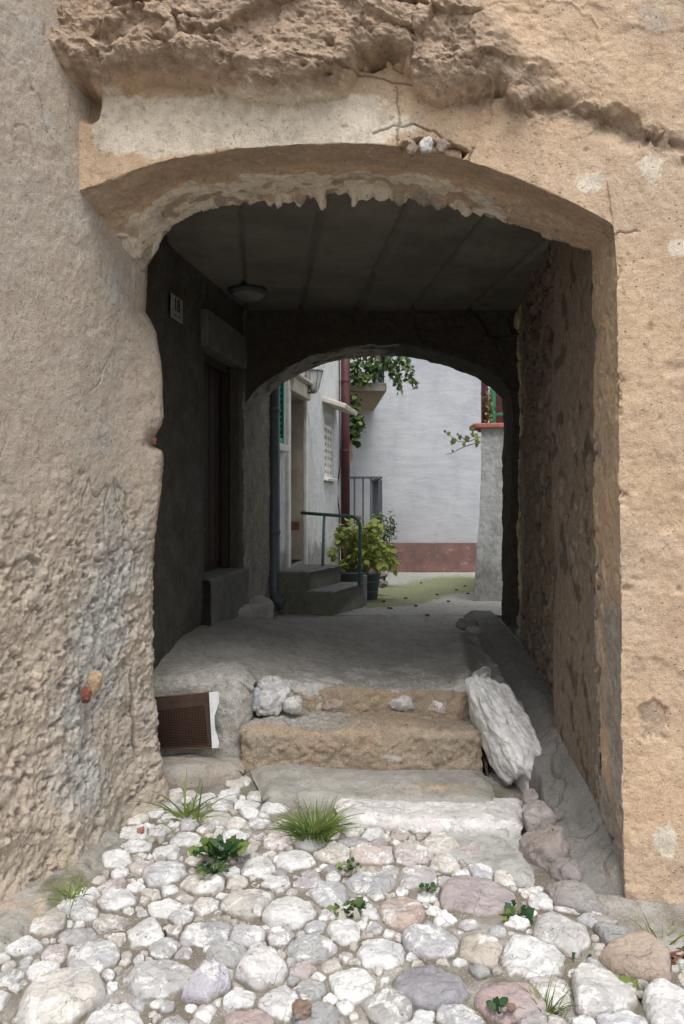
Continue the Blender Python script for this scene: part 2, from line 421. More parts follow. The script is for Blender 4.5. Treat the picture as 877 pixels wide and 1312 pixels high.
# hanging broken flakes of plaster along the inner edge
cpx, cpy = pix(Cc)
kn = [150]; kh = [0.]
jr = random.Random(12)
while kn[-1] < 720:
    kn.append(kn[-1] + jr.choice((2.5, 4, 6, 9, 13))); kh.append(jr.choice((0, 1, 2, 4, 7, 12, 17)) * jr.uniform(.5, 1.1) * float(np.interp(kn[-1], [150, 250, 330, 420, 600, 660, 720], [.2, .35, .7, 1.2, 1.1, .4, .2])))
hang = np.interp(cpx, kn, kh) * (cpy < 330) + 2. * perlin(np.stack([cpx * .4, cpx * 0, cpx * 0], -1)) * (cpy < 330)
hz_ = 1.1 * hang * Cc[:, 1] / F
Bc[:, 2] += .004 * fbm(Bc * 22, 3)
# outer rectangle
tb = np.linspace(0, 1, NU)
Ow = on_face([(60, -90), (118, -90), (300, -90), (500, -90), (700, -90), (1010, -90), (1010, 150), (1010, 500), (1010, 1250)], 0)
bx, by = pix(Bc)
opx = np.interp(tb, [0, .06, .50, .575, .62, 1], [60, 90, 760, 1030, 1030, 1030])
opy = np.interp(tb, [0, .50, .575, .62, 1], [-90, -90, -90, 250, 1260])
Oc = on_face(list(zip(opx, opy)), 0)
NR, NS = 250, 90
w = np.linspace(0, 1, NR)[None, :, None] ** 1.0
Pf = Oc[:, None, :] * (1 - w) + Bc[:, None, :] * w
ws = np.linspace(0, 1, NS + 1)[None, 1:, None]
Ps = Bc[:, None, :] * (1 - ws) + Cc[:, None, :] * ws
Ps[..., 2] -= hz_[:, None] * sstep(.80, 1.0, ws[..., 0]) ** 1.5
Cc[:, 2] -= hz_
# soffit bellies up a little between its edges
lip = 6
back = np.repeat(Cc[:, None, :], lip, 1)
cent = np.array((0., 3.9, -.2))
for k in range(lip):
    dirr = np.stack([Cc[:, 0] * .6, np.full(NU, .12), np.maximum(Cc[:, 2] - .3, 0)], -1)
    dirr /= np.linalg.norm(dirr, axis=1)[:, None]
    back[:, k, :] += dirr * .022 * (k + 1)
P = np.concatenate([Pf, Ps, back], 1)
n = normals(P)
flip = np.sign((n[:, :NR] * np.array((0, -1, 0))).sum(-1).mean()); n *= flip
isf = np.zeros(P.shape[:2]); isf[:, :NR] = 1
sof = np.zeros(P.shape[:2]); sof[:, NR:] = 1
px, py = pix(P)
ppx = px + 9 * fbm(P * 6, 3); ppy = py + 14 * fbm(P * 5 + 7, 4)
d, cav = wall_base(P, .9)
edge = interp(ppx, [(40, 20), (62, 40), (78, 72), (110, 86), (150, 97), (200, 84), (260, 95), (330, 108), (400, 106), (447, 98), (462, 62), (500, 66), (528, 80), (532, 98), (560, 108), (612, 100), (640, 96), (662, 122), (720, 127), (765, 135), (830, 168), (877, 186), (1010, 215)])
edge = edge + interp(ppx, [(40, 26), (640, 24), (720, 12), (900, 4)]) + 12 * fbm(P * 11 + 3, 4)
pro = interp(ppx, [(40, .05), (80, .16), (300, .155), (445, .15), (470, .13), (640, .125), (680, .06), (760, .035), (877, .014), (1010, .008)])
ledge_h = interp(ppx, [(40, 34), (300, 48), (420, 40), (640, 34), (760, 16), (900, 12)])
bul = np.clip((edge - ppy) / ledge_h, 0, 1); bul = np.sqrt(np.clip(1 - (1 - bul) ** 2, 0, 1)) * isf
smoothplaster = sstep(560, 680, ppx + 25 * fbm(P * 3, 3) - (ppy - 20) * .9) * isf * sstep(160, 60, ppy - .32 * (ppx - 560))
taper = sstep(-20, 130, edge - ppy)
d += bul * pro * (1 - .25 * taper)
rough = np.maximum(bul * (1 - .85 * smoothplaster), .8 * np.exp(-((edge - ppy) / 22) ** 2) * sstep(500, 640, ppx) * isf)
f1, f2, cid = worley(P * np.array((9, 9, 12)) + .6 * fbm(P * 8, 2)[..., None])
b1, b2, bid = worley(P * np.array((4.2, 4.2, 6)) + .35 * fbm(P * 5 + 9, 4)[..., None])
d += rough * (.045 * fbm(P * 4.5 + 3, 5, .6) + .085 * (bid - .5) * sstep(0, .08, b2 - b1) + .022 * (cid - .5) * sstep(0, .3, f2 - f1) + .014 * fbm(P * 26, 4, .65))
pitn = fbm(P * np.array((8, 8, 13)) + 91, 4, .6)
d -= rough * .02 * sstep(.2, .45, pitn)
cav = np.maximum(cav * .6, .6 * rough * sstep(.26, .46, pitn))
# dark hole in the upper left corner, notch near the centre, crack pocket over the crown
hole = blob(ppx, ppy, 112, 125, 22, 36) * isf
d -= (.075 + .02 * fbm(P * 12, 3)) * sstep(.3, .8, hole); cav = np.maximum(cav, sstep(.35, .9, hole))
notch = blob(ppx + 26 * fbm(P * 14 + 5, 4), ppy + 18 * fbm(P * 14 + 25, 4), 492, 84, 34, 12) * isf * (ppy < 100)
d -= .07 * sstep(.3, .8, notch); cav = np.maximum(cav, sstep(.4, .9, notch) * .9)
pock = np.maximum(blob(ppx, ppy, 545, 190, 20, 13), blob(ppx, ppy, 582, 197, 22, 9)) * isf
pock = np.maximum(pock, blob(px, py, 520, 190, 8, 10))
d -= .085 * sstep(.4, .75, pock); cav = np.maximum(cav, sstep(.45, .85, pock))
# cracks
def crackline(pts, wdt):
    c = np.full(P.shape[:2], 99.)
    for (x0, y0), (x1, y1) in zip(pts[:-1], pts[1:]):
        L = math.hypot(x1 - x0, y1 - y0); t = np.clip(((wx - x0) * (x1 - x0) + (wy - y0) * (y1 - y0)) / L ** 2, 0, 1)
        c = np.minimum(c, np.hypot(wx - x0 - t * (x1 - x0), wy - y0 - t * (y1 - y0)))
    return sstep(wdt, wdt * .3, c)
wx = px + 4 * fbm(P * 22, 3); wy = py + 4 * fbm(P * 22 + 50, 3)
cr = np.maximum.reduce([crackline(p, wd) for p, wd in (
    ([(508, 110), (512, 150), (510, 190)], 1.8), ([(478, 172), (500, 163), (530, 160), (560, 172), (600, 195)], 2.0), ([(440, 100), (470, 95), (515, 108), (530, 110)], 2.),
    ([(540, -20), (535, 20), (531, 60), (530, 95)], 2.2), ([(380, 92), (430, 100), (445, 98)], 2.), ([(190, 212), (194, 226)], 1.5), ([(225, 204), (229, 214)], 1.5), ([(277, 194), (279, 204)], 1.5),
    ([(600, 206), (606, 190)], 2.), ([(832, 175), (842, 185), (850, 172)], 3.5), ([(700, 245), (715, 262), (722, 280), (770, 300), (820, 296)], 1.1), ([(300, 172), (305, 192)], .9))]) * isf
d -= .007 * cr; cav = np.maximum(cav, cr)
# old and new coats on the soffit
sl = np.clip((np.arange(P.shape[1]) - NR) / NS, 0, 1)[None, :] * np.ones((NU, 1))
coat = sstep(.0, .12, sl - .45 - .35 * fbm(P * 5 + 13, 4)) * sof * (py < 420)
flk = sstep(.45, .75, sl + .5 * fbm(P * 9 + 77, 3)) * sstep(.0, .25, fbm(P * 11 + 5, 2) + .05) * sof
d += .007 * coat * sof - .007 * flk
thr = (.014 * fbm(P * 5 + 31, 5, .6) + .006 * fbm(P * 30, 3)) * sof; d += thr
# worn chips on the right face edge
jx = (px - interp(py, [(280, 788), (1200, 801)]))
chip = sstep(.25, .5, fbm(P * np.array((7, 7, 12)) + 15, 3)) * np.exp(-(np.maximum(jx, 0) / 14) ** 2) * (py > 280)
d -= .018 * chip
horiz = .35 * sstep(.1, .6, ridged(P * np.array((3, 3, 15)) + 8, 3) - .35) * np.exp(-(np.maximum(jx - 8, 0) / 40) ** 2) * isf * (py > 330)
d -= .008 * horiz
hol = blob(ppx + 22 * fbm(P * 12 + 2, 4), ppy + 30 * fbm(P * 12 + 20, 4), 838, 925, 24, 28) * isf; d -= .010 * sstep(.4, .8, hol)
shal = (sstep(.05, .2, fbm(P * 3.1 + 60, 4)) * sstep(815, 850, px) * sstep(330, 420, py) * sstep(1060, 900, py)) * isf
d -= .008 * shal
foot = sstep(1050, 1180, py) * isf; d += foot * (.03 * fbm(P * 7 + 2, 4))
d *= np.ones_like(d)
# pull the corner edge round
P0 = P.copy(); P = P + n * d[..., None]
rw = np.clip(rough, 0, 1)[..., None]
for k_, o_ in ((9, .010), (34, .008), (80, .005)): P = P + rw * o_ * np.stack([fbm(P * k_ + 5 * j_ + 3, 2) for j_ in range(3)], -1)
P[..., 1] = np.where(isf > 0, np.minimum(P[..., 1], P0[..., 1] + .09), P[..., 1])
pale = np.maximum.reduce([.72 * sstep(100, 140, ppy - 0) * sstep(235, 175, ppy) * sstep(95, 130, ppx) * sstep(600, 440, ppx) * isf,
    .95 * blob(ppx, ppy, 430, 165, 120, 35) * isf, .85 * blob(ppx, ppy, 150, 135, 25, 25) * isf, .7 * blob(ppx, ppy, 755, 232, 36, 20) * isf, .6 * blob(ppx, ppy, 835, 215, 30, 25) * isf,
    .75 * blob(ppx, ppy, 868, 315, 18, 20) * isf, .7 * blob(ppx, ppy, 855, 1075, 22, 40) * isf, .75 * blob(ppx, ppy, 835, 1180, 30, 25) * isf,
    .72 * coat * (1 - flk) * sof * sstep(700, 600, px) + .12 * sof * (py < 330)])
greyv = np.maximum.reduce([.55 * flk * sof, .25 * sof * sstep(330, 420, py), .95 * sof * sstep(700, 800, py) * (.7 + .4 * fbm(P * 3, 2)), .5 * blob(ppx, ppy, 850, 30, 90, 60) * isf])
mossv = .7 * blob(ppx, ppy, 845, 1190, 40, 20) * isf
streak = sstep(.1, .45, fbm(P * np.array((9, 9, 1.1)) + 71, 4)) * isf
rv = np.maximum.reduce([rough * .9, .38 * streak * (py > 200), .42 * sstep(.15, .4, fbm(P * 4.2 + 33, 5, .6)) * isf, .5 * sstep(1080, 1200, py) * isf, .7 * sstep(.4, .8, hol), .35 * shal, .55 * sof * (py < 330) * sstep(.55, .3, sl), .5 * pock])
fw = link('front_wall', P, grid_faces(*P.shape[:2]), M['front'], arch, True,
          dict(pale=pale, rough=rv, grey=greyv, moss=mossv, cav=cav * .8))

# right wall of the passage
ny, nz = 420, 380
yy = np.linspace(3.55, 7.25, ny); zz = np.linspace(-1.62, 1.55, nz)
Yg, Zg = np.meshgrid(yy, zz, indexing='ij')
Xg = np.interp(Yg, [3.55, 4.35, 4.47, 5.5, 6.5, 7.1, 7.25], [1.055, 1.035, 1.115, 1.20, 1.30, 1.345, 1.50])
P = np.stack([Xg, Yg, Zg], -1)
px, py = pix(P)
rgh = np.clip(sstep(4.3, 4.55, Yg + .08 * fbm(P * 4, 3)) + .75 * blob(px, py, 755, 580, 26, 90) + .6 * blob(px, py, 752, 690, 22, 60) + .4 * blob(px, py, 715, 640, 12, 90), 0, 1)
d, cav = wall_base(P, 1.0)
f1, f2, cid = worley(P * np.array((5, 5, 6.5)) + .35 * fbm(P * 5, 2)[..., None])
d += rgh * (.035 * (cid - .5) * sstep(0, .2, f2 - f1) - .02 * sstep(.1, .0, f2 - f1) + .03 * fbm(P * 7, 4))
pit = fbm(P * np.array((8, 8, 7)) + 120, 3)
pz = sstep(.18, .36, pit) * np.clip(rgh + .1, 0, 1); d -= .045 * pz
d = d * (1 - .45 * sstep(4.45, 4.3, Yg))
P[..., 0] -= d * np.interp(Yg, [5., 7.], [1, .7]) + .03 * fbm(P * 1.3 + 5, 2)
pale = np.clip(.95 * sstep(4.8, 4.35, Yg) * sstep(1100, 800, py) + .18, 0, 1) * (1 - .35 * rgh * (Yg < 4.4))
greyv = np.maximum.reduce([1.25 * blob(px, py, 742, 860, 24, 190), 1.2 * blob(px, py, 768, 980, 30, 170), .9 * blob(px, py, 712, 880, 8, 60), .6 * blob(px, py, 770, 390, 12, 60), .6 * sstep(850, 1000, py)])
link('side_wall', P[::-1], grid_faces(ny, nz), M['inner'], arch, True, dict(pale=pale, rough=rgh * .8 * (Yg > 4.35), grey=greyv, moss=np.zeros_like(d), cav=np.maximum(cav * .5, pz * .8)))['label'] = 'rough right hand wall of the passage, stripped plaster over stones'

# left wall of the passage, with the doorway
def xl(Y): return -.66 - .14 * (7.4 - Y)
DY0, DY1, DZ0, DZ1 = 5.53, 6.36, -.50, .985
def left_panel(y0, y1, z0, z1, nu, nv, name, lab=None):
    Yg, Zg = np.meshgrid(np.linspace(y0, y1, nu), np.linspace(z0, z1, nv), indexing='ij')
    P = np.stack([xl(Yg), Yg, Zg], -1); d, cav = wall_base(P, 1.2)
    lit = sstep(6.3, 6.7, Yg)  # courtyard daylight put into the colour; the plaster also coarsens here
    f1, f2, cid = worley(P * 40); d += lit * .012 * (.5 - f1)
    fade = np.minimum.reduce([sstep(y0, y0 + .02, Yg) + (y0 != DY1), sstep(y1, y1 - .02, Yg) + (y1 != DY0), np.ones_like(Yg)]); fade = np.clip(fade, .15, 1)
    P[..., 0] += d * fade
    return P, cav, lit
parts = []
for a in ((4.25, DY0, -1.3, 1.6, 130, 300), (DY1, 7.44, -1.3, 1.6, 130, 330), (DY0, DY1, DZ1, 1.6, 80, 60)):
    P, cav, lit = left_panel(*a, 'side_wall')
    parts.append((P, cav, lit))
V = np.concatenate([p.reshape(-1, 3) for p, _, _ in parts]); Fs = []; off = 0
for p, _, _ in parts:
    Fs.append(grid_faces(*p.shape[:2]) + off); off += p.shape[0] * p.shape[1]
cv = np.concatenate([c.ravel() for _, c, _ in parts]); lt = np.concatenate([l.ravel() for _, _, l in parts])
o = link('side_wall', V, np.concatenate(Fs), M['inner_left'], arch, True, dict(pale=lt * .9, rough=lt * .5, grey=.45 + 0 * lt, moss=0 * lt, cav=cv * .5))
o['label'] = 'dark left hand wall of the passage with the doorway'

# door set back in the passage wall
ld = np.array((.14, 1, 0)); ld /= np.linalg.norm(ld); ln = np.array((ld[1], -ld[0], 0))
def lw(Y, t, z): return np.array((xl(Y), Y, z)) + ln * t
AX = [ld, ln, np.array((0, 0, 1.))]
dm = MB(); dl = (DY1 - DY0) / ld[1]
dm.box(lw((DY0 + DY1) / 2, -.15, (DZ0 + DZ1) / 2), (dl, .04, DZ1 - DZ0), AX)
for k in range(5): dm.box(lw(DY0 + .09 + k * .16, -.126, (DZ0 + DZ1) / 2), (.135, .016, DZ1 - DZ0 - .1), AX)
door = dm.build('door', M['wood_dark'], arch, bevel=.004); door['label'] = 'dark plank door deep in the shadowed doorway'
h = MB(); h.tube([lw(DY0 + .12, -.12, .15 - .35), lw(DY0 + .12, -.07, .15 - .35), lw(DY0 + .22, -.07, .15 - .35)], .01); h.build('handle', M['iron'], door, True)
fr = MB()
for yq in (DY0 + .03, DY1 - .03): fr.box(lw(yq, -.09, (DZ0 + DZ1) / 2), (.06, .05, DZ1 - DZ0), AX)
fr.box(lw((DY0 + DY1) / 2, -.09, DZ1 - .03), (dl - .13, .045, .055), AX)
fr.build('door_frame', M['wood_dark'], door, bevel=.004)
jm = MB()
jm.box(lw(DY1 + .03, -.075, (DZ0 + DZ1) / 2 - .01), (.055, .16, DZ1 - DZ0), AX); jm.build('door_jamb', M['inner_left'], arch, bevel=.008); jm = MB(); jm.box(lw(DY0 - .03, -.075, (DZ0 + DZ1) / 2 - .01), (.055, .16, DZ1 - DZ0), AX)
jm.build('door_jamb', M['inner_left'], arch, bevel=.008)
lm = MB(); lm.box(lw((DY0 + DY1) / 2 + .02, -.065, DZ1 + .115), (dl + .16, .22, .24), AX); lm.build('lintel', M['lintel'], arch, bevel=.012)

# ceiling of concrete planks
nx, ny = 220, 200
Xg, Yg = np.meshgrid(np.linspace(-1.6, 1.7, nx), np.linspace(3.6, 6.75, ny), indexing='ij')
P = np.stack([Xg, Yg, 1.45 + .012 * fbm(np.stack([Xg, Yg, Xg * 0], -1) * 1.6, 3)], -1)
skew = Xg + .10 * (Yg - 4)
for s in (-.95, -.52, -.1, .33, .76, 1.2): P[..., 2] += .03 * sstep(.022, .010, np.abs(skew - s + .004 * fbm(P * 9, 2)))
P[..., 2] += .004 * fbm(P * 20, 3)
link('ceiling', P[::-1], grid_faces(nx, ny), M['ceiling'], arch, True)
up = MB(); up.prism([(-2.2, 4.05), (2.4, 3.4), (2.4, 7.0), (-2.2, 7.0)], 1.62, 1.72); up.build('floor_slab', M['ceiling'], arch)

# rear arch
Rpx = [(300, 560), (316, 514), (330, 497), (350, 481), (375, 466), (405, 453), (440, 444), (480, 440), (520, 441), (555, 447), (590, 458), (620, 471), (640, 484), (654, 499), (658, 530), (656, 600), (655, 800)]
YB = 6.57
Bb = resample(np.array([at(a, b, YB) for a, b in Rpx]), 460)
Cb = Bb.copy(); Cb[:, 1] += .5
Cb[:, 0] += .02; Cb[:, 2] += -.01
ch = .018 * fbm(Bb * np.array((9, 9, 9)) + 3, 3) ; Bb[:, 2] += ch
k = np.linspace(0, 1, len(Bb))
ox = np.interp(k, [0, .08, .72, .82, 1], [-1.3, -1.3, 1.75, 1.75, 1.75]); oz = np.interp(k, [0, .08, .72, .82, 1], [.55, 1.6, 1.6, 1.0, -1.2])
Ob = np.stack([ox, np.full_like(ox, YB), oz], -1)
w1 = np.linspace(0, 1, 90)[None, :, None]; w2 = np.linspace(0, 1, 46)[None, 1:, None]; w3 = np.linspace(0, 1, 50)[None, 1:, None]
Ob2 = Ob.copy(); Ob2[:, 1] = YB + .5; Ob2[:, 2] = np.where(Ob[:, 2] > 1.5, 3.2, Ob[:, 2])
P = np.concatenate([Ob[:, None] * (1 - w1) + Bb[:, None] * w1, Bb[:, None] * (1 - w2) + Cb[:, None] * w2, Cb[:, None] * (1 - w3) + Ob2[:, None] * w3], 1)
n = normals(P); n *= np.sign((n[:, :80] * np.array((0, -1, 0))).sum(-1).mean())
d, cav = wall_base(P, 1.2)
sof = np.zeros(P.shape[:2]); sof[:, 90:135] = 1
f1, f2, cid = worley(P * np.array((7, 7, 7))); st = sstep(.3, .6, Bb[:, 0])[:, None] * (1 - .7 * sof)
d += st * (.05 * (cid - .5) * sstep(0, .2, f2 - f1)) + .02 * fbm(P * 6, 3)
P = P + n * d[..., None]
link('rear_arch', P, grid_faces(*P.shape[:2]), M['inner_left'], arch, True, dict(pale=sof * .55 * sstep(.8, .2, P[..., 0]), rough=st * .3, grey=.2 * np.ones_like(d), moss=np.zeros_like(d), cav=cav * .6))  # soffit paler: daylight from the courtyard put into its colour

# ------------------------------------------------------------------ LEFT WALL (oblique, rough plaster)
plan = resample([(-2.1, 1.35), (-1.29, 3.15), (-1.11, 3.55), (-.965, 3.93), (-.935, 4.02), (-.95, 4.12), (-1.05, 4.28), (-1.3, 4.5)], 480)
# denser where it is seen
nzl = 720
zz = np.linspace(-1.62, 2.5, nzl)
L = np.r_[0, np.cumsum(np.linalg.norm(np.diff(plan, axis=0), axis=1))]
uu = np.linspace(0, 1, 520) ** .8; plan = np.stack([np.interp(uu * L[-1], L, plan[:, k]) for k in range(2)], 1)
for _ in range(12): plan[1:-1] = (plan[:-2] + 2 * plan[1:-1] + plan[2:]) / 4
P = np.zeros((520, nzl, 3)); P[..., :2] = plan[:, None, :]; P[..., 2] = zz[None, :]
n = normals(P); n *= np.sign(n[100, 100, 0])
px, py = pix(P)
ecorner = np.exp(-((P[..., 1] - 4.05) / .13) ** 2)
ex = interp(py, [(300, 16), (325, 10), (340, -2), (400, -5), (412, 2), (425, 10), (465, 17), (535, 20), (552, 14), (562, 18), (575, 19), (600, 19), (640, 14), (700, 7), (735, 4), (760, 4), (850, 6), (950, 12), (1000, 20), (1060, 25)])
low = sstep(560, 760, py + 60 * fbm(P * 2.2, 3))
d, cav = wall_base(P, 1.25)
d *= .55 + .45 * low
d += .005 * fbm(P * 16 + 4, 3) * (.25 + .75 * sstep(-.1, .2, fbm(P * 1.9 + 66, 3)))
hc = sstep(.012, .0, np.abs(fbm(P * np.array((1.6, 1.6, 1.1)) + 140, 4))) * sstep(-.05, .15, fbm(P * 1.2 + 9, 2)); d -= .004 * hc; cav = np.maximum(cav, hc * .8)
f1, f2, cid = worley(P * np.array((12, 12, 13)) + .5 * fbm(P * 9, 3)[..., None])
lump = ridged(P * 5.5 + 8, 5)
g1, g2, gid = worley(P * 27 + .8 * fbm(P * 20, 2)[..., None]); h1, h2, hid = worley(P * 55)
d += low * (.004 * lump + .028 * fbm(P * 6, 6, .6) + .016 * (gid - .4) * sstep(.55, .15, g1) + .007 * (hid - .3) * sstep(.6, .2, h1) + .008 * fbm(P * 27 + 6, 4, .65) - .016 * sstep(.12, .4, fbm(P * np.array((17, 17, 24)) + 70, 4, .6)))
sc_ = low * .8 * sstep(.14, .38, fbm(P * np.array((17, 17, 24)) + 70, 4, .6))
edgez = np.exp(-((P[..., 1] - 4.02) / .16) ** 2)
d += edgez * (.012 * fbm(P * 9 + 44, 4)) 
gap = ecorner * np.exp(-((py - 563) / 9) ** 2) * sstep(170, 185, px); d -= .035 * gap
gap2 = ecorner * blob(px, py, 188, 572, 8, 5); d -= .03 * gap2
crk = sstep(3., .8, np.abs(px - 168 + 4 * fbm(P * 9, 3) - (py - 900) * .01)) * sstep(850, 880, py) * sstep(990, 950, py)
d -= .02 * crk
base = sstep(930, 1120, py); d += .05 * base * (1 + fbm(P * 3, 2))
P = P + n * d[..., None]
P[..., 0] += ecorner * ex * 4.05 / F
greyv = np.maximum.reduce([.55 * blob(px, py, 152, 360, 22, 90), .5 * blob(px, py, 30, 60, 50, 110), .75 * blob(px + .25 * (py - 800), py, 130, 800, 60, 260), .35 * low, .5 * blob(px, py, 110, 560, 60, 60), .85 * blob(px, py, 90, 1000, 50, 60), .35 * np.ones_like(px) * (py < 300)])
pale = np.maximum.reduce([.55 * blob(px, py, 175, 350, 16, 60), .5 * blob(px, py, 100, 300, 60, 80), .45 * low * (cid > .75), .35 * blob(px, py, 40, 330, 80, 200)])
rv = np.maximum.reduce([.5 * low * sstep(120, 20, px - .12 * (py - 700)), .62 * blob(px, py, 170, 640, 30, 60), .25 * low, .6 * ecorner * sstep(500, 600, py) * sstep(900, 700, py)])
mossv = .5 * blob(px, py, 70, 1100, 90, 60) + .35 * blob(px, py, 140, 930, 30, 40)
lwall = link('plastered_wall', P, grid_faces(520, nzl), M['left'], None, True, dict(pale=pale, rough=rv, grey=greyv, moss=mossv, cav=np.clip(np.maximum.reduce([cav * .8, sc_ * .8, gap, gap2, crk]), 0, 1)))
tag(lwall, 'rough grey tan plastered wall at the left, lumpy and crumbling towards its foot', 'wall')

# ------------------------------------------------------------------ GROUND
gm = MB(); gm.prism([(-60, -40), (60, -40), (60, 80), (-60, 80)], -1.95, -1.75)
tag(gm.build('ground', M['bed']), kind='structure')
def sheet(name, x0, x1, y0, y1, nx, ny, zf, mat, attrs=None):
    Xg, Yg = np.meshgrid(np.linspace(x0, x1, nx), np.linspace(y0, y1, ny), indexing='ij')
    Q = np.stack([Xg, Yg, 0 * Xg], -1); Q[..., 2] = zf(Xg, Yg, Q)
    px, py = pix(Q)
    A = attrs(px, py, Q) if attrs else {}
    for k in ('pale', 'rough', 'grey', 'moss', 'cav'): A.setdefault(k, np.zeros(px.shape))
    o = link(name, Q, grid_faces(nx, ny), mat, None, True, A)
    o['kind'] = 'structure'; return o
sheet('street', -2.6, 3.2, 1.0, 4.75, 420, 300, lambda X, Y, Q: ground(X, Y) - .004 + .014 * fbm(Q * 7, 4) + .006 * fbm(Q * 40, 2), M['bed'])
# cement apron against the left wall
def apz(X, Y, Q):
    px, py = CX + F * X / Y, HY - F * ground(X, Y) / Y
    inner = sstep(0, 60, (px - 0) * 0 + (interp(py, [(1000, 215), (1040, 195), (1075, 178), (1120, 150), (1160, 120), (1200, 70), (1260, 10), (1320, -40)]) - px) + 22 * fbm(Q * 7, 3))
    return ground(X, Y) - .06 + .095 * inner + .05 * sstep(80, 200, interp(py, [(1000, 215), (1200, 70), (1320, -40)]) - px) + .03 * fbm(Q * 5, 4) + .02 * fbm(Q * 14, 4) * (1 - inner * .3)
sheet('pavement', -2.3, -.75, 2.2, 4.4, 240, 300, apz, M['cement'], lambda px, py, Q: dict(
    moss=.85 * blob(px, py, 95, 1140, 55, 40) + .6 * blob(px, py, 30, 1230, 80, 60), grey=.3 + 0 * px, cav=.5 * sstep(.1, .4, fbm(Q * 11 + 8, 4)) + .6 * blob(px, py, 70, 1090, 60, 14), rough=.5 * sstep(0, .3, fbm(Q * 6, 3)), pale=.3 * blob(px, py, 120, 1080, 40, 30)))
# passage floor
X_318 = (322 - CX) * 4.6 / F
def flz(X, Y, Q):
    z = np.interp(Y, [4.6, 4.75, 5.5, 7.3], [-1.06, -1.045, -1.02, -.985])
    lft = sstep(.25, -1.15, X - .05 * (Y - 5) + .10 * fbm(Q * 2.2, 2))
    z = z + lft * interp(Y, [(4.53, .10), (4.8, .17), (5.1, .22), (5.6, .24), (6.3, .18), (6.8, .07), (7.2, .0)])
    drop = sstep(.72, .92, X - np.interp(Y, [4.6, 5.5, 7.3], [-.06, .0, .2]) + .03 * fbm(Q * 5, 3))
    z = z - drop * np.interp(Y, [4.5, 5.5, 7.0], [.12, .10, .03])
    ridge = np.exp(-((X - np.interp(Y, [4.6, 5.5, 7.3], [.64, .74, .95])) / .06) ** 2) * sstep(6.6, 5.6, Y); z = z + .035 * ridge
    z = z - .4 * sstep(4.735, 4.70, Y + .02 * fbm(Q * 6, 3)) * sstep(X_318, X_318 + .03, X)
    return z + .016 * fbm(Q * 3.2, 4) + .009 * fbm(Q * 12, 4) + .004 * fbm(Q * 45, 2)
def fla(px, py, Q):
    f = fbm(Q * 3, 4)
    c = sstep(.035, .0, np.abs(fbm(Q * 2.2 + 20, 3))) * .5
    return dict(pale=.55 * sstep(820, 880, py + 40 * f) * sstep(180, 400, px), rough=.45 * sstep(.1, .4, f), grey=.35 + 0 * px, cav=np.clip(c * .5 + .62 * sstep(420, 250, px + 40 * f) * sstep(872, 800, py + 25 * f) + .30 * sstep(850, 800, py) * sstep(620, 420, px), 0, .8))  # cracks, plus passage gloom painted in at left rear and daylight at front
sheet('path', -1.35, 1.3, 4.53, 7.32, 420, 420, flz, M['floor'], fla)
# drain channel along the right wall
def chz(X, Y, Q):
    z = np.interp(Y, [2.7, 3.0, 3.5, 4.2, 4.8, 5.6, 6.6, 7.3], [-1.55, -1.49, -1.36, -1.2, -1.15, -1.11, -1.03, -.99])
    z = z - .05 * np.exp(-((X - .86) / .10) ** 2) + .05 * sstep(.96, 1.08, X)
    z = z - .5 * sstep(.90, .83, X - .02 * (Y - 4) + .03 * fbm(Q * 6, 3)) * sstep(4.9, 4.5, Y) - .2 * sstep(.75, .65, X) * sstep(4.6, 5.2, Y) - .12 * sstep(3.05, 2.8, Y)
    z = z + .012 * fbm(Q * 3, 4) + .004 * fbm(Q * 13, 3)
    z = z - .3 * np.maximum(sstep(3.28, 3.15, Y - .1 * (X - 1) + .06 * fbm(Q * 5, 3)) * sstep(.86, .95, X), sstep(3.06, 2.92, Y + .10 * fbm(Q * 4, 3)))
    c = np.abs(fbm(Q * 3.1 + 9, 3)); return z - .03 * sstep(.03, .0, c) * sstep(4.6, 4.2, Y)
sheet('gutter', .42, 1.22, 2.72, 7.3, 160, 520, chz, M['gutter'], lambda px, py, Q: dict(grey=.25 + 0 * px, pale=.0 * px, rough=.45 * sstep(900, 1100, py) * sstep(-.1, .25, fbm(Q * 6, 3)), cav=.4 * sstep(.05, 0, np.abs(fbm(Q * 3.1 + 9, 3)))))
# courtyard paving
def coz(X, Y, Q):
    z = -.985 - .03 * (Y - 7.3) + .008 * fbm(Q * 2, 3) + .004 * fbm(Q * 12, 3)
    for yl in (7.33, 9.2): z = z - .015 * sstep(.02, .006, np.abs(Y - yl + .05 * fbm(Q * 3, 3)))
    return z
sheet('courtyard', -2.5, 5.0, 7.30, 14.3, 300, 320, coz, M['floor'], lambda px, py, Q: dict(
    moss=1.3 * blob(px, py, 505, 762, 60, 10) + 1.1 * blob(px, py, 590, 750, 50, 9) + 1.2 * blob(px, py, 480, 770, 50, 8) + .10 + .35 * sstep(760, 738, py), pale=.3 + .3 * fbm(Q * 1.2, 3), grey=.6 + 0 * px))

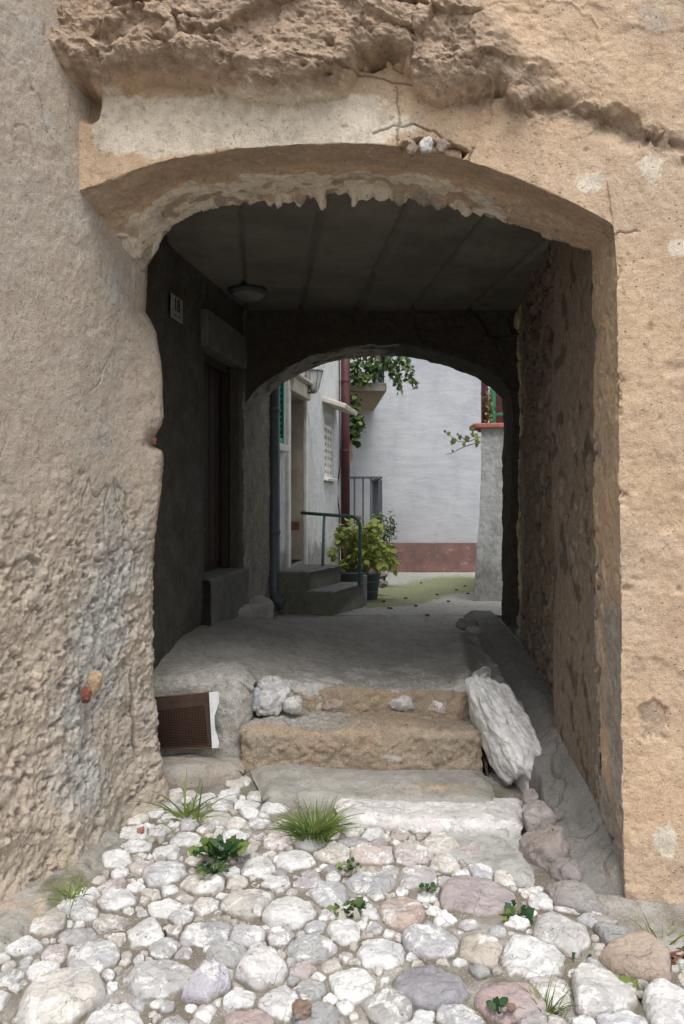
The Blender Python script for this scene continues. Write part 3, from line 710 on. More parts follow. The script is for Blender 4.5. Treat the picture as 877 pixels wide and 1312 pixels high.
# ------------------------------------------------------------------ STEPS
def rough_box(name, foot, z0, z1, mat, parent, bevel=.03, res=.012, amp=.008, seed=0, attrs=None, topz=None, bulge=0., rugged=0.):
    """weathered slab: a closed, rounded, displaced block over a 4-corner footprint (a,b = front edge; c,d = back edge)"""
    a, b, c, d_ = [np.array(p, float) for p in foot]
    nu = max(8, int(np.linalg.norm(b - a) / res)); nd = max(6, int(np.linalg.norm(d_ - a) / res)); nh = max(5, int((z1 - z0) / res))
    prof = []   # (depth fraction, height)
    Lh = np.linspace(0, 1, nh); Ld = np.linspace(0, 1, nd)[1:]
    prof = [(0., t) for t in Lh] + [(t, 1.) for t in Ld] + [(1., 1 - t) for t in np.linspace(0, 1, 6)[1:]]
    prof = np.array(prof); u = np.linspace(0, 1, nu)
    U, D = np.meshgrid(u, prof[:, 0], indexing='ij'); H = np.repeat(prof[None, :, 1], nu, 0)
    XY = ((1 - U)[..., None] * a + U[..., None] * b) * (1 - D)[..., None] + ((1 - U)[..., None] * d_ + U[..., None] * c) * D[..., None]
    Z = z0 + (z1 - z0) * H
    P = np.concatenate([XY, Z[..., None]], -1)
    # round the front top edge and the ends
    fd = np.linalg.norm(a - d_)
    de = D * fd; ht = (1 - H) * (z1 - z0)
    r = bevel
    inx = np.clip(r - de, 0, r); inz = np.clip(r - ht, 0, r)
    over = np.maximum(inx + inz - r * .0, 0)
    k = np.where((inx > 0) & (inz > 0), np.hypot(inx, inz) - r, 0); k = np.maximum(k, 0)
    cen = P.mean((0, 1)); fn = (a - d_) / fd
    hyp = np.hypot(inx, inz) + 1e-6
    P[..., :2] -= fn * (k * inx / hyp)[..., None]; P[..., 2] -= k * inz / hyp
    e = np.minimum(U, 1 - U) * np.linalg.norm(b - a); er = np.clip(r * 1.3 - e, 0, None)
    P[..., 2] -= er * er / (r * 2.6) * (H > .3)
    P[..., :2] -= fn * (er * er / (r * 2.6))[..., None] * (D < .02)[..., None]
    n = normals(P); n *= np.sign((n[:, :max(2, nh - 2), :2] * fn).sum(-1).mean())
    dd = amp * (1.4 * fbm(P * 5 + seed, 4) + .8 * fbm(P * 16 + seed, 4) + .4 * fbm(P * 50, 2))
    f1, f2, cid = worley(P * 30 + seed); dd += rugged * (.5 - f1) * (cid > .3)
    dd += bulge * fbm(P * 2.4 + seed, 2)
    P = P + n * dd[..., None]
    V = P.reshape(-1, 3); Fs = grid_faces(*P.shape[:2]).tolist()
    m = P.shape[1]
    Fs.append(list(range(m - 1, -1, -1))); Fs.append([(nu - 1) * m + i for i in range(m)])
    px, py = pix(P); A = attrs(px, py, P, H, D) if attrs else {}
    for kk in ('pale', 'rough', 'grey', 'moss', 'cav', 'low'): A.setdefault(kk, np.zeros(px.shape))
    return link(name, V, Fs, mat, parent, True, A)

stairs = empty('stairs', (at(480, 1000, 4.2)[0], 4.3, -1.5), 'worn low steps of earth and concrete climbing into the passage', 'steps')
def X(px, Y): return (px - CX) * Y / F
rough_box('step', [(X(318, 4.70), 4.72), (X(606, 4.70), 4.70), (X(606, 4.7), 5.0), (X(318, 4.72), 5.0)], -1.3, -1.035, M['earth_step'], stairs, .04, .010, .018, 3,
          lambda px, py, P, H, D: dict(grey=.8 * (D > .06), pale=.4 * (D > .06), rough=.4 * (D < .05), cav=.3 * sstep(.4, .1, H)), rugged=.02, bulge=.05)
rough_box('step', [(X(306, 4.38), 4.40), (X(622, 4.38), 4.36), (X(616, 4.75), 4.80), (X(318, 4.75), 4.80)], -1.55, -1.175, M['earth_step'], stairs, .05, .009, .016, 11,
          lambda px, py, P, H, D: dict(grey=np.where(D > .1, .75 - .5 * blob(px, py, 520, 930, 90, 30), .0) + .5 * blob(px, py, 330, 950, 25, 40), pale=.35 * (D > .1) + .6 * blob(px, py, 500, 972, 25, 8), rough=.35 * (D < .1), moss=.5 * blob(px, py, 420, 965, 90, 10), cav=.35 * sstep(.5, .42, H) * (D < .1)), rugged=.02, bulge=.05)
rough_box('step', [(X(338, 4.02), 4.0), (X(640, 4.0), 3.93), (X(622, 4.4), 4.45), (X(320, 4.4), 4.45)], -1.55, -1.375, M['cement'], stairs, .05, .011, .012, 19,
          lambda px, py, P, H, D: dict(grey=.45 + 0 * px, pale=.25 * sstep(-.1, .3, fbm(P * 5, 3)), rough=.55 * blob(px, py, 560, 1010, 90, 12), cav=.25 * sstep(0, .3, fbm(P * 7 + 3, 4))), bulge=.04)
slab = rough_box('step', [(X(435, 3.74), 3.80), (X(666, 3.72), 3.68), (X(672, 4.0), 4.03), (X(425, 4.05), 4.06)], -1.56, -1.398, M['stone'], stairs, .035, .009, .010, 23, lambda px, py, P, H, D: dict(low=.7 * sstep(.45, .1, H)), bulge=.02)
slab.color = (.80, .765, .74, 1); slab['label'] = 'broad whitish limestone slab, the lowest step'
ck = rough_box('cement_patch', [(X(520, 3.55), 3.62), (X(700, 3.2), 3.22), (X(676, 3.75), 3.80), (X(560, 3.78), 3.80)], -1.6, -1.452, M['cement'], None, .06, .012, .014, 31,
          lambda px, py, P, H, D: dict(grey=.8 + 0 * px, pale=.4 * sstep(0, .3, fbm(P * 4, 3))), bulge=.03)
tag(ck, 'smooth grey mortar patch beside the gutter just below the white slab', 'mortar patch')

# low plastered block with the ventilation opening, left of the steps
vb = rough_box('low_wall', [(X(150, 4.42), 4.46), (X(322, 4.42), 4.50), (X(330, 4.8), 4.85), (X(150, 4.8), 4.85)], -1.62, -.925, M['earth_step'], None, .09, .010, .020, 41,
          lambda px, py, P, H, D: dict(grey=.75 + 0 * px, pale=.25 + .7 * blob(px, py, 305, 885, 12, 25), rough=.2 * (H < .5), moss=.3 * blob(px, py, 250, 985, 60, 15)), bulge=.03)
tag(vb, 'low sandy plastered block beside the steps holding the rusty vent', 'low wall')
lg = rough_box('ledge', [(X(160, 4.25), 4.22), (X(312, 4.25), 4.28), (X(320, 4.5), 4.55), (X(160, 4.5), 4.55)], -1.62, -1.335, M['cement'], None, .05, .012, .012, 47,
          lambda px, py, P, H, D: dict(grey=.3 + 0 * px, pale=.4 * sstep(0, .3, fbm(P * 6, 3)), rough=.4 + 0 * px), bulge=.04)
tag(lg, 'crumbling concrete ledge at the foot of the vent block', 'ledge')

# vent grille
YG = 4.405
g0, g1, g2, g3 = at(190, 895, YG), at(272, 887, YG), at(277, 958, YG), at(192, 961, YG)
vent = empty('vent_grille', (g3 + g2) / 2, 'rusty wire mesh vent grille over a dark opening at the foot of the left wall', 'vent grille')
q = np.array((0, .004, 0))
def bil(u, v): return (g0 * (1 - u) + g1 * u) * (1 - v) + (g3 * (1 - u) + g2 * u) * v
def quad(name, c, mat, par, th=.006):
    m = MB(); y = np.array((0, th, 0)); m.add([p for p in c] + [p + y for p in c], [(0, 3, 2, 1), (4, 5, 6, 7), (0, 1, 5, 4), (1, 2, 6, 5), (2, 3, 7, 6), (3, 0, 4, 7)]); return m.build(name, mat, par)
quad('opening', [bil(.0, .0) + q * 4, bil(1, 0) + q * 4, bil(1, 1) + q * 4, bil(0, 1) + q * 4], mat_simple('vent_board', (.13, .11, .095), (.09, .065, .05), 12, .9), vent)
quad('painted_hole', [bil(-.02, .27) + q * 2, bil(.86, .22) + q * 2, bil(.88, .93) + q * 2, bil(-.02, .97) + q * 2], M['black_hole'], vent)  # black sheet that paints the shaded depth behind the mesh
wm = MB()
for i in range(42):
    u = i / 41; wm.tube([bil(u, 0) - q * .5 + np.array((.002 * math.sin(i), -.001, 0)), bil(u + .004, .5) - q * .8, bil(u, 1) - q * .5], .0011, 4)
for j in range(33):
    v = j / 32; wm.tube([bil(0, v) - q * .8, bil(.5, v + .006) - q * 1.1, bil(1, v) - q * .8], .0011, 4)
for c in (((0, 0), (1, 0)), ((1, 0), (1, 1)), ((0, 1), (1, 1))): wm.tube([bil(*c[0]) - q, bil(*c[1]) - q], .004, 6)
wm.build('wire_mesh', M['rust'], vent, True)
pm = MB(); e = np.array((0, .003, 0))
rt = [at(268, 887, YG - .008), at(280, 886, YG - .008), at(281, 900, YG - .008), at(275, 918, YG - .008), at(276, 935, YG - .008), at(281, 950, YG - .008), at(280, 958, YG - .008), at(272, 959, YG - .008)]
pm.add(rt + [p + e for p in rt], [tuple(range(7, -1, -1)), tuple(range(8, 16))] + [(i, (i + 1) % 8, 8 + (i + 1) % 8, 8 + i) for i in range(8)])
pm.build('torn_sheet', M['paper'], vent)

# ------------------------------------------------------------------ STONES
def stone_mesh(name, poly, cx, cy, zb, h, tint, seed, tilt=(0, 0), nang=56, nring=15, rug=1.0, parent=None, skirt=.05):
    """a lump filling the footprint polygon (list of xy), domed, faceted and pitted"""
    ang = np.linspace(0, 2 * math.pi, nang, endpoint=False)
    pl = np.array(poly) - (cx, cy)
    pa = np.arctan2(pl[:, 1], pl[:, 0]); o = np.argsort(pa); pl = pl[o]
    R = np.zeros(nang)
    m = len(pl)
    for i, a in enumerate(ang):
        dx, dy = math.cos(a), math.sin(a); best = 1e9
        for k in range(m):
            x1, y1 = pl[k]; x2, y2 = pl[(k + 1) % m]; ex, ey = x2 - x1, y2 - y1
            den = dx * ey - dy * ex
            if abs(den) < 1e-12: continue
            t = (x1 * ey - y1 * ex) / den; s = (x1 * dy - y1 * dx) / den
            if t > 0 and -1e-6 <= s <= 1 + 1e-6: best = min(best, t)
        R[i] = best if best < 1e8 else R[i - 1]
    R = (np.roll(R, 1) + 4 * R + np.roll(R, -1)) / 6
    rs = np.random.default_rng(seed); off = rs.uniform(-50, 50, 3)
    mr = R.mean(); sz = min(mr, .11)
    ring = np.stack([cx + R * np.cos(ang), cy + R * np.sin(ang), 0 * ang], -1)
    R = R * (1 + .10 * fbm((ring + off) * (1.1 / sz), 3) + .05 * fbm((ring + off) * (3.2 / sz), 2))
    rho = np.linspace(0, 1, nring) ** .6
    pw = rs.uniform(4, 11.)
    A, Rh = np.meshgrid(ang, rho, indexing='ij')
    rad = R[:, None] * Rh
    Xs = cx + rad * np.cos(A); Ys = cy + rad * np.sin(A)
    z = h * (1 - Rh ** pw) ** .5
    P = np.stack([Xs, Ys, zb + z], -1)
    sk = np.stack([cx + R * .97 * np.cos(ang), cy + R * .97 * np.sin(ang), np.full(nang, zb - skirt)], -1)[:, None]
    P = np.concatenate([P, sk], 1)
    c0 = np.array((cx, cy, zb))
    for _ in range(9):      # worn and broken facets, cut from above
        t_ = rs.uniform(0, 6.283); el = rs.uniform(.25, 1.25)
        nn = np.array((math.cos(t_) * math.cos(el), math.sin(t_) * math.cos(el), math.sin(el)))
        lim = mr * math.cos(el) * rs.uniform(.62, 1.0) + h * math.sin(el) * rs.uniform(.6, 1.0)
        dd = ((P - c0) * nn).sum(-1) - lim; P[..., 2] -= np.clip(dd / math.sin(el), 0, h * .75) * .9
    P[..., 2] += (P[..., 0] - cx) * tilt[0] + (P[..., 1] - cy) * tilt[1]
    Q = P + off
    zn = .11 * sz * fbm(Q * (.7 / sz), 4, .55) + .06 * sz * rug * (ridged(Q * (1.1 / sz), 5) - .3) + .005 * fbm(Q * 42, 3) + .0032 * fbm(Q * 105, 2)
    P[..., 2] += zn
    hn_ = .05 * sz * fbm(Q * (1.3 / sz) + 31, 3) + .003 * fbm(Q * 60 + 9, 3)
    P[..., 0] += hn_ * np.cos(np.r_[ang])[:, None]; P[..., 1] += hn_ * np.sin(np.r_[ang])[:, None]
    low = np.clip(1 - (P[..., 2] - zb) / (h * .7 + 1e-6), 0, 1)
    P[:, 0] = P[:, 0].mean(0)
    o = link(name, P, grid_faces(nang, P.shape[1], True), M['stone'], parent, True, dict(low=low))
    o.color = (*tint, 1)
    return o
def gpix(px, py):
    Y = 1.69 / ((py - HY) / F + .064); return (px - CX) * Y / F, Y
WHT = (.82, .81, .795); LAV = (.56, .555, .57); CRM = (.66, .625, .57); PNK = (.60, .52, .50); GRY = (.50, .50, .495); BGE = (.60, .555, .50); PUR = (.50, .47, .48)
HAND = [  # px, py, w, h, tint, label
    (615, 1142, 108, 72, (.52, .46, .46), 'large round flat cobble with mauve grey top under the mortar patch'),
    (553, 1254, 112, 64, (.40, .39, .42), 'large slate grey cobble near the bottom of the street'),
    (515, 1160, 62, 56, (.60, .48, .42), 'peach tinted blocky cobble in the middle of the street'),
    (618, 1206, 62, 58, (.58, .52, .45), 'beige cobble between the slate grey one and the big white one'),
    (682, 1216, 88, 78, WHT, 'big smooth white cobble at the right edge of the paving'),
    (655, 1272, 88, 84, (.56, .43, .42), 'rose pink cobble at the lower right'),
    (336, 1240, 66, 46, (.78, .76, .74), 'bright white angular stone standing proud in the foreground'),
    (262, 1262, 50, 40, (.52, .50, .55), 'lavender grey cobble left of the bright white angular stone'),
    (75, 1272, 128, 80, (.68, .65, .60), 'very large whitish rock in the lower left corner'),
    (210, 1244, 112, 56, (.58, .57, .56), 'long flat pale grey cobble in the lower left paving'),
    (722, 1185, 72, 84, (.70, .68, .65), 'tall craggy white rock beside the gutter below the mortar patch'),
    (768, 1268, 96, 62, (.66, .64, .61), 'white rock at the lower right in front of the pink tan boulder'),
    (812, 1226, 88, 52, (.52, .42, .34), 'pink tan boulder at the foot of the right wall'),
    (862, 1290, 70, 76, (.70, .69, .68), 'white rock in the lower right corner'),
    (213, 1112, 52, 50, (.60, .60, .61), 'grey white blocky cobble near the left mortar apron'),
    (185, 1186, 42, 62, WHT, 'upright narrow white cobble at the left'),
    (314, 1304, 76, 40, (.57, .46, .44), 'pale pink cobble at the bottom edge of the paving'),
    (562, 1076, 46, 40, CRM, None), (572, 1102, 34, 34, CRM, None), (475, 1092, 62, 36, (.57, .49, .46), None), (528, 1091, 50, 40, (.56, .50, .48), None),
    (475, 1127, 64, 40, LAV, None), (535, 1122, 56, 36, PUR, None), (490, 1214, 62, 46, WHT, None), (555, 1200, 78, 50, LAV, None), (320, 1150, 68, 52, CRM, None),
    (262, 1124, 52, 42, CRM, None), (372, 1158, 72, 54, WHT, None), (265, 1190, 70, 40, LAV, None), (402, 1208, 64, 42, GRY, None), (452, 1252, 60, 52, WHT, None),
    (500, 1288, 62, 52, (.55, .53, .51), None), (358, 1278, 52, 42, WHT, None), (140, 1302, 96, 42, WHT, None), (378, 1098, 52, 36, WHT, None), (425, 1140, 46, 50, LAV, None),
    (330, 1105, 40, 36, WHT, None), (430, 1092, 50, 30, BGE, None), (212, 1158, 44, 36, WHT, None), (120, 1225, 60, 44, LAV, None), (410, 1300, 60, 44, GRY, None),
    (590, 1300, 60, 40, LAV, None), (440, 1190, 46, 34, WHT, None), (315, 1195, 50, 34, LAV, None), (150, 1150, 50, 34, WHT, None), (318, 1027, 34, 22, WHT, None), (280, 1045, 36, 22, CRM, None),
    (300, 1070, 40, 26, WHT, None), (240, 1070, 44, 26, WHT, None), (370, 1015, 44, 28, (.5, .5, .48), None), (305, 1001, 24, 18, CRM, None), (225, 1035, 40, 16, LAV, None), (350, 1035, 34, 18, WHT, None),
    (715, 1262, 50, 60, (.62, .58, .55), None), (690, 1310, 70, 40, (.56, .52, .5), None), (800, 1312, 60, 40, LAV, None)]
seeds = []
for px_, py_, w_, h_, t_, lab in HAND:
    x, y = gpix(px_, py_ + h_ * .18); k = y / F
    seeds.append([x, y, w_ * k / 2 * 1.03, h_ * k / 2 * 1.55, t_, lab])
def inside(x, y):
    px_, py_ = CX + F * x / y, HY - F * ground(x, y) / y
    if py_ > 1385 or py_ < 1000 or px_ < -60 or px_ > 940: return False
    lx = np.interp(py_, [1000, 1020, 1050, 1090, 1130, 1180, 1230, 1290, 1400], [260, 215, 175, 165, 122, 70, 5, -40, -90])
    rx = np.interp(py_, [1000, 1030, 1062, 1064, 1085, 1120, 1150, 1165, 1185, 1215, 1235, 1400], [330, 335, 345, 540, 590, 655, 690, 750, 785, 800, 890, 940])
    return lx < px_ < rx
xs0 = [(-1.5, 1.5), (2.2, 3.95)]
for target in (.058, .047, .038, .030, .023, .0175, .013):
    for _ in range(2600 if target > .02 else 5200):
        x = random.uniform(-1.35, 1.25); y = random.uniform(2.2, 4.15)
        if not inside(x, y): continue
        r = target * random.uniform(.85, 1.2); ok = True
        for s in seeds:
            dx, dy = x - s[0], y - s[1]; dd = math.hypot(dx, dy)
            a = math.atan2(dy, dx); rs_ = s[2] * s[3] / math.hypot(s[3] * math.cos(a), s[2] * math.sin(a))
            if dd < rs_ * .93 + r * .86: ok = False; break
        if ok:
            an = random.uniform(.75, 1.3)
            seeds.append([x, y, r * an, r / an, random.choice([WHT, WHT, WHT, LAV, GRY, CRM, CRM, BGE, PUR, PNK]), None])
def clip_poly(poly, nx_, ny_, c):
    out = []
    for i in range(len(poly)):
        p, q2 = poly[i], poly[(i + 1) % len(poly)]
        a, b = p[0] * nx_ + p[1] * ny_ - c, q2[0] * nx_ + q2[1] * ny_ - c
        if a <= 0: out.append(p)
        if a * b < 0:
            t = a / (a - b); out.append((p[0] + t * (q2[0] - p[0]), p[1] + t * (q2[1] - p[1])))
    return out
cells = []
for i, s in enumerate(seeds):
    ph = random.uniform(0, 6)
    poly = [(s[0] + s[2] * 1.5 * (1 + .10 * math.sin(3 * a + ph) + .06 * math.sin(5 * a + 2 * ph)) * math.cos(a), s[1] + s[3] * 1.5 * (1 + .10 * math.sin(2 * a + ph)) * math.sin(a)) for a in [2 * math.pi * k / 26 for k in range(26)]]
    for j, t in enumerate(seeds):
        if i == j: continue
        dx, dy = t[0] - s[0], t[1] - s[1]; dd = math.hypot(dx, dy)
        if dd > (s[2] + s[3] + t[2] + t[3]): continue
        a = math.atan2(dy, dx)
        ri = s[2] * s[3] / math.hypot(s[3] * math.cos(a), s[2] * math.sin(a)); rj = t[2] * t[3] / math.hypot(t[3] * math.cos(a), t[2] * math.sin(a))
        m_ = dd * ri / (ri + rj) - .0018
        poly = clip_poly(poly, dx / dd, dy / dd, (s[0] * dx + s[1] * dy) / dd + m_)
        if len(poly) < 3: break
    if len(poly) >= 3: cells.append((s, poly))
cells.sort(key=lambda c: -c[0][2] * c[0][3] * (3 if c[0][5] else 1) / c[0][1] ** 2)
TN = {WHT: 'white', LAV: 'lavender grey', GRY: 'grey', CRM: 'cream', BGE: 'beige', PUR: 'mauve grey', PNK: 'pinkish'}
small = []
for i, (s, poly) in enumerate(cells):
    r = min(s[2], s[3])
    h = .009 + r * random.uniform(.22, .5) if r < .04 else .018 + r * random.uniform(.03, .18)
    jit = random.uniform(.86, 1.1); tint = tuple(min(.82, c * jit) for c in s[4])
    if s[5] and 'bright white' in s[5]: h += .045
    if s[5] and ('craggy' in s[5] or 'corner' in s[5] or 'boulder' in s[5]): h += .03
    zb = ground(s[0], s[1]) - .010 + (random.uniform(-.006, .014) if not s[5] else .004)
    big = r > .03
    o = stone_mesh('cobblestone', poly, s[0], s[1], zb, h, tint, i + 5, (random.uniform(-.2, .2), random.uniform(-.12, .2)), 72 if big else 30, 20 if big else 9, parent=None, rug=1.4)
    if i < 300:
        sz = 'fist sized' if r < .028 else ('small' if r < .042 else 'middle sized' if r < .06 else 'broad')
        if s[5]: tag(o, s[5], 'stone', 'cobblestones paving the street')
        else:
            tn = TN.get(s[4], 'pale'); tag(o, f'{sz} {tn} cobble set in dirt among the street paving', 'stone', 'cobblestones paving the street')
    else: small.append(o)
if small:   # the many chips between the stones become one object
    Vs = []; Fs = []; lows = []; off = 0
    for o in small:
        me = o.data; co = np.zeros(len(me.vertices) * 3, np.float32); me.vertices.foreach_get('co', co)
        co = co.reshape(-1, 3) + np.array(o.location) - (0, 0, EYE)
        lo = np.zeros(len(me.vertices), np.float32); me.attributes['low'].data.foreach_get('value', lo)
        for p in me.polygons: Fs.append([v + off for v in p.vertices])
        off += len(co); Vs.append(co); lows.append(lo)
        bpy.data.objects.remove(o); bpy.data.meshes.remove(me)
    o = link('gravel', np.concatenate(Vs), Fs, M['stone'], None, True, dict(low=np.concatenate(lows) * .8)); o.color = (.55, .51, .45, 1)
    tag(o, 'small stone chips filling the gaps between the street cobbles', 'gravel', None, 'stuff')

def ellipse(cx, cy, a, b, rot=0, n=18, jag=.12, seed=1):
    r = random.Random(seed); out = []
    for k in range(n):
        t = 2 * math.pi * k / n; q_ = 1 + r.uniform(-jag, jag)
        x, y = a * q_ * math.cos(t), b * q_ * math.sin(t)
        out.append((cx + x * math.cos(rot) - y * math.sin(rot), cy + x * math.sin(rot) + y * math.cos(rot)))
    return out
def lump(name, px, py, Y, w, h, depth, tint, label, seed, cat='stone', group=None, jag=.15, rug=1.5, tilt=(0, 0)):
    """a free stone whose picture box is centred on px,py at depth Y"""
    c = at(px, py, Y)
    return rock(name, c, [(w * Y / F / 2 * 1.12, 0, 0), (0, depth / 2, 0), (.12 * h * Y / F / 2, 0, h * Y / F / 2 * 1.12)], seed, tint, label, cat, rug, 8, None, (56, 36), group)
def rock(name, c, axes, seed, tint, label, cat, rug=1.0, cuts=9, cleft=None, res=(110, 70), group=None):
    nu, nv = res
    th, ph = np.meshgrid(np.linspace(0, 2 * np.pi, nu, endpoint=False), np.linspace(.02, np.pi - .02, nv), indexing='ij')
    S = np.stack([np.sin(ph) * np.cos(th), np.sin(ph) * np.sin(th), np.cos(ph)], -1)
    S = np.sign(S) * np.abs(S) ** .85
    r = np.random.default_rng(seed)
    for _ in range(cuts):
        nn = r.normal(size=3); nn /= np.linalg.norm(nn); S = S - nn * (np.maximum((S * nn).sum(-1) - r.uniform(.6, .9), 0) * .93)[..., None]
    S = S * (1 + .20 * fbm(S * 1.5 + seed, 4) + .10 * rug * (ridged(S * 2.2 + seed * 1.7, 5) - .3))[..., None]
    P = np.asarray(c) + S @ np.array(axes)
    if cleft is not None:
        x0, w_, zt_, dep = cleft
        k = np.exp(-((P[..., 0] - x0 - .15 * (P[..., 2] - c[2])) / w_) ** 2) * sstep(zt_, zt_ - .08, P[..., 2]) * sstep(c[1] + .05, c[1] - .04, P[..., 1])
        P[..., 1] += dep * k
    rel = S / (np.linalg.norm(S, axis=-1, keepdims=True) + 1e-9)
    P = P + rel * (.005 * fbm(P * 24, 4) + .0025 * fbm(P * 80, 3))[..., None]
    o = link(name, P, grid_faces(nu, nv, True), M['stone'], None, True, dict(low=np.clip(.9 - (P[..., 2] - P[..., 2].min()) / ((.16 if 'boulder' in label else .4) * (P[..., 2].max() - P[..., 2].min())), 0, 1)))
    o.color = (*tint, 1); return tag(o, label, cat, group)
cb_ = at(651, 945, 4.42)
rock('boulder', cb_, [(.148, -.03, -.03), (-.07, .26, .215), (-.03, -.14, .15)], 57, (.88, .875, .86), 'long craggy white boulder with a cleft foot leaning beside the right end of the steps', 'boulder', 1.2, 3, (cb_[0] + .035, .02, cb_[2] - .08, .14), (150, 100))
for a in ((348, 891, 4.62, 44, 46, .13, (.66, .65, .65), 'white angular stone wedged upright at the left end of the top step', 411),
          (325, 896, 4.60, 16, 32, .07, (.55, .58, .62), 'bluish splinter stone left of the upright white stone', 412),
          (377, 904, 4.58, 24, 20, .08, (.68, .67, .64), 'small white stone leaning right of the upright white stone', 413),
          (518, 899, 4.73, 38, 20, .10, (.66, .64, .60), 'rounded white stone set in the face of the top step', 414),
          (561, 905, 4.73, 32, 24, .09, (.62, .50, .45), 'pinkish stone set in the face of the top step', 415),
          (430, 903, 4.73, 30, 18, .10, (.52, .42, .34), 'brown stone set in the left of the top step face', 416),
          (598, 799, 6.3, 26, 14, .12, (.33, .31, .28), 'dark flat stones heaped at the passage end near the gutter', 417),
          (606, 808, 6.05, 18, 10, .10, (.40, .38, .34), 'small grey stone on the gutter edge in front of the dark heap', 418),
          (620, 868, 4.95, 26, 24, .14, (.50, .48, .44), 'grey white stone on the gutter edge behind the boulders', 419),
          (682, 1025, 3.95, 22, 22, .10, (.42, .39, .36), 'grey stone under the right end of the white slab', 420),
          (690, 1052, 3.72, 42, 40, .16, (.40, .36, .34), 'brown grey rock against the right end of the white slab', 421),
          (704, 1090, 3.52, 62, 54, .24, (.36, .31, .285), 'largest brown rock lying in the gutter below the white slab', 422),
          (728, 1122, 3.36, 40, 34, .16, (.30, .275, .26), 'darker rock in the gutter just below the largest brown one', 430),
          (736, 1160, 3.18, 70, 44, .22, (.37, .345, .325), 'broad flat grey rock at the lower end of the gutter', 431),
          (768, 1185, 3.06, 40, 30, .14, (.42, .39, .36), 'small grey rock between the gutter end and the right wall foot', 432),
          (716, 1050, 3.7, 22, 24, .1, (.27, .25, .235), 'small dark rock in the middle of the gutter', 433),
          (655, 1290, 2.5, 10, 8, .03, (.3, .2, .15), 'tiny brown pebble on the rose pink cobble', 423),
          (545, 187, 3.29, 17, 20, .04, (.66, .64, .60), 'white stone wedged in the broken crown of the arch', 424),
          (529, 190, 3.31, 14, 18, .04, (.45, .36, .28), 'brown stone wedged left of the white one in the arch crown', 425),
          (567, 188, 3.29, 12, 16, .04, (.40, .33, .27), 'thin brown stone wedged right of the white one in the arch crown', 426),
          (192, 566, 4.03, 14, 12, .05, (.36, .16, .12), 'reddish brick fragment in the broken edge of the left wall', 427),
          (110, 890, 3.52, 12, 22, .04, (.30, .10, .07), 'dark red brick chip in the rough left wall', 428),
          (122, 875, 3.53, 16, 32, .04, (.52, .38, .25), 'ochre stone beside the red chip in the rough left wall', 429)):
    lump('stone', *a)
def flat_chip(name, px, py, Y, w, d, mat, label, cat, th=.006, seed=1, zoff=0, n=9):
    c = at(px, py, Y); m = MB(); pts = ellipse(c[0], c[1], w / 2, d / 2, seed, n, .22, seed)
    m.prism(pts, c[2] + zoff, c[2] + zoff + th); o = m.build(name, mat, None, False, .001, 1); return tag(o, label, cat)
flat_chip('slate_chip', 513, 934, 4.46, .095, .06, M['shard'], 'dark slate chip lying on the second step', 'slate chip', .012, 3, .012)

# ------------------------------------------------------------------ PLANTS
def leaf(V, Fs, T, c, d, nrm, l, wd, tone, fold=.25, lobes=False):
    d = d / (np.linalg.norm(d) + 1e-9); s = np.cross(d, nrm); s /= np.linalg.norm(s) + 1e-9; u = np.cross(s, d)
    o = len(V)
    if lobes:
        pr = [(0, 0), (.15, .5), (.45, .38), (.6, .5), (.8, .2), (1, 0)]
    else:
        pr = [(0, 0), (.25, .42), (.55, .5), (.8, .3), (1, 0)]
    mid = [c + d * l * t - u * l * .12 * t * t for t, _ in pr]
    L_ = [m + s * wd * w_ + u * wd * w_ * fold for m, (_, w_) in zip(mid, pr)]; R_ = [m - s * wd * w_ + u * wd * w_ * fold for m, (_, w_) in zip(mid, pr)]
    V += mid + L_ + R_; k = len(pr); T += [tone] * (3 * k)
    for i in range(k - 1):
        Fs.append((o + i, o + i + 1, o + k + i + 1, o + k + i)); Fs.append((o + i, o + 2 * k + i, o + 2 * k + i + 1, o + i + 1))
def foliage(clumps, size, mat, name, par, per=1.0, up=.5, seed=1, lobes=False, aspect=.7, out=.6):
    r = np.random.default_rng(seed); V = []; Fs = []; T = []
    for (c, rad, nn) in clumps:
        c = np.array(c); rad = np.array(rad) if hasattr(rad, '__len__') else np.array((rad,) * 3)
        for _ in range(int(nn * per)):
            q_ = r.normal(size=3); q_ /= np.linalg.norm(q_); rr = r.random() ** .45
            p = c + q_ * rad * rr
            nr = q_ * out + np.array((0, -.25, up)) + r.normal(size=3) * .45; nr /= np.linalg.norm(nr)
            d = np.cross(nr, r.normal(size=3)) + np.array((0, 0, -.35)) + q_ * .3
            l = size * r.uniform(.6, 1.25)
            leaf(V, Fs, T, p, d, nr, l, l * aspect, r.random() ** 2 * (.4 + .6 * (q_[2] > 0)), .2, lobes)
    return link(name, np.array(V), Fs, mat, par, True, dict(tone=T))
def stems(name, par, paths, r, mat):
    m = MB()
    for p in paths: m.tube(p, [r * (1 - .6 * i / (len(p) - 1)) for i in range(len(p))], 5)
    return m.build(name, mat, par, True)

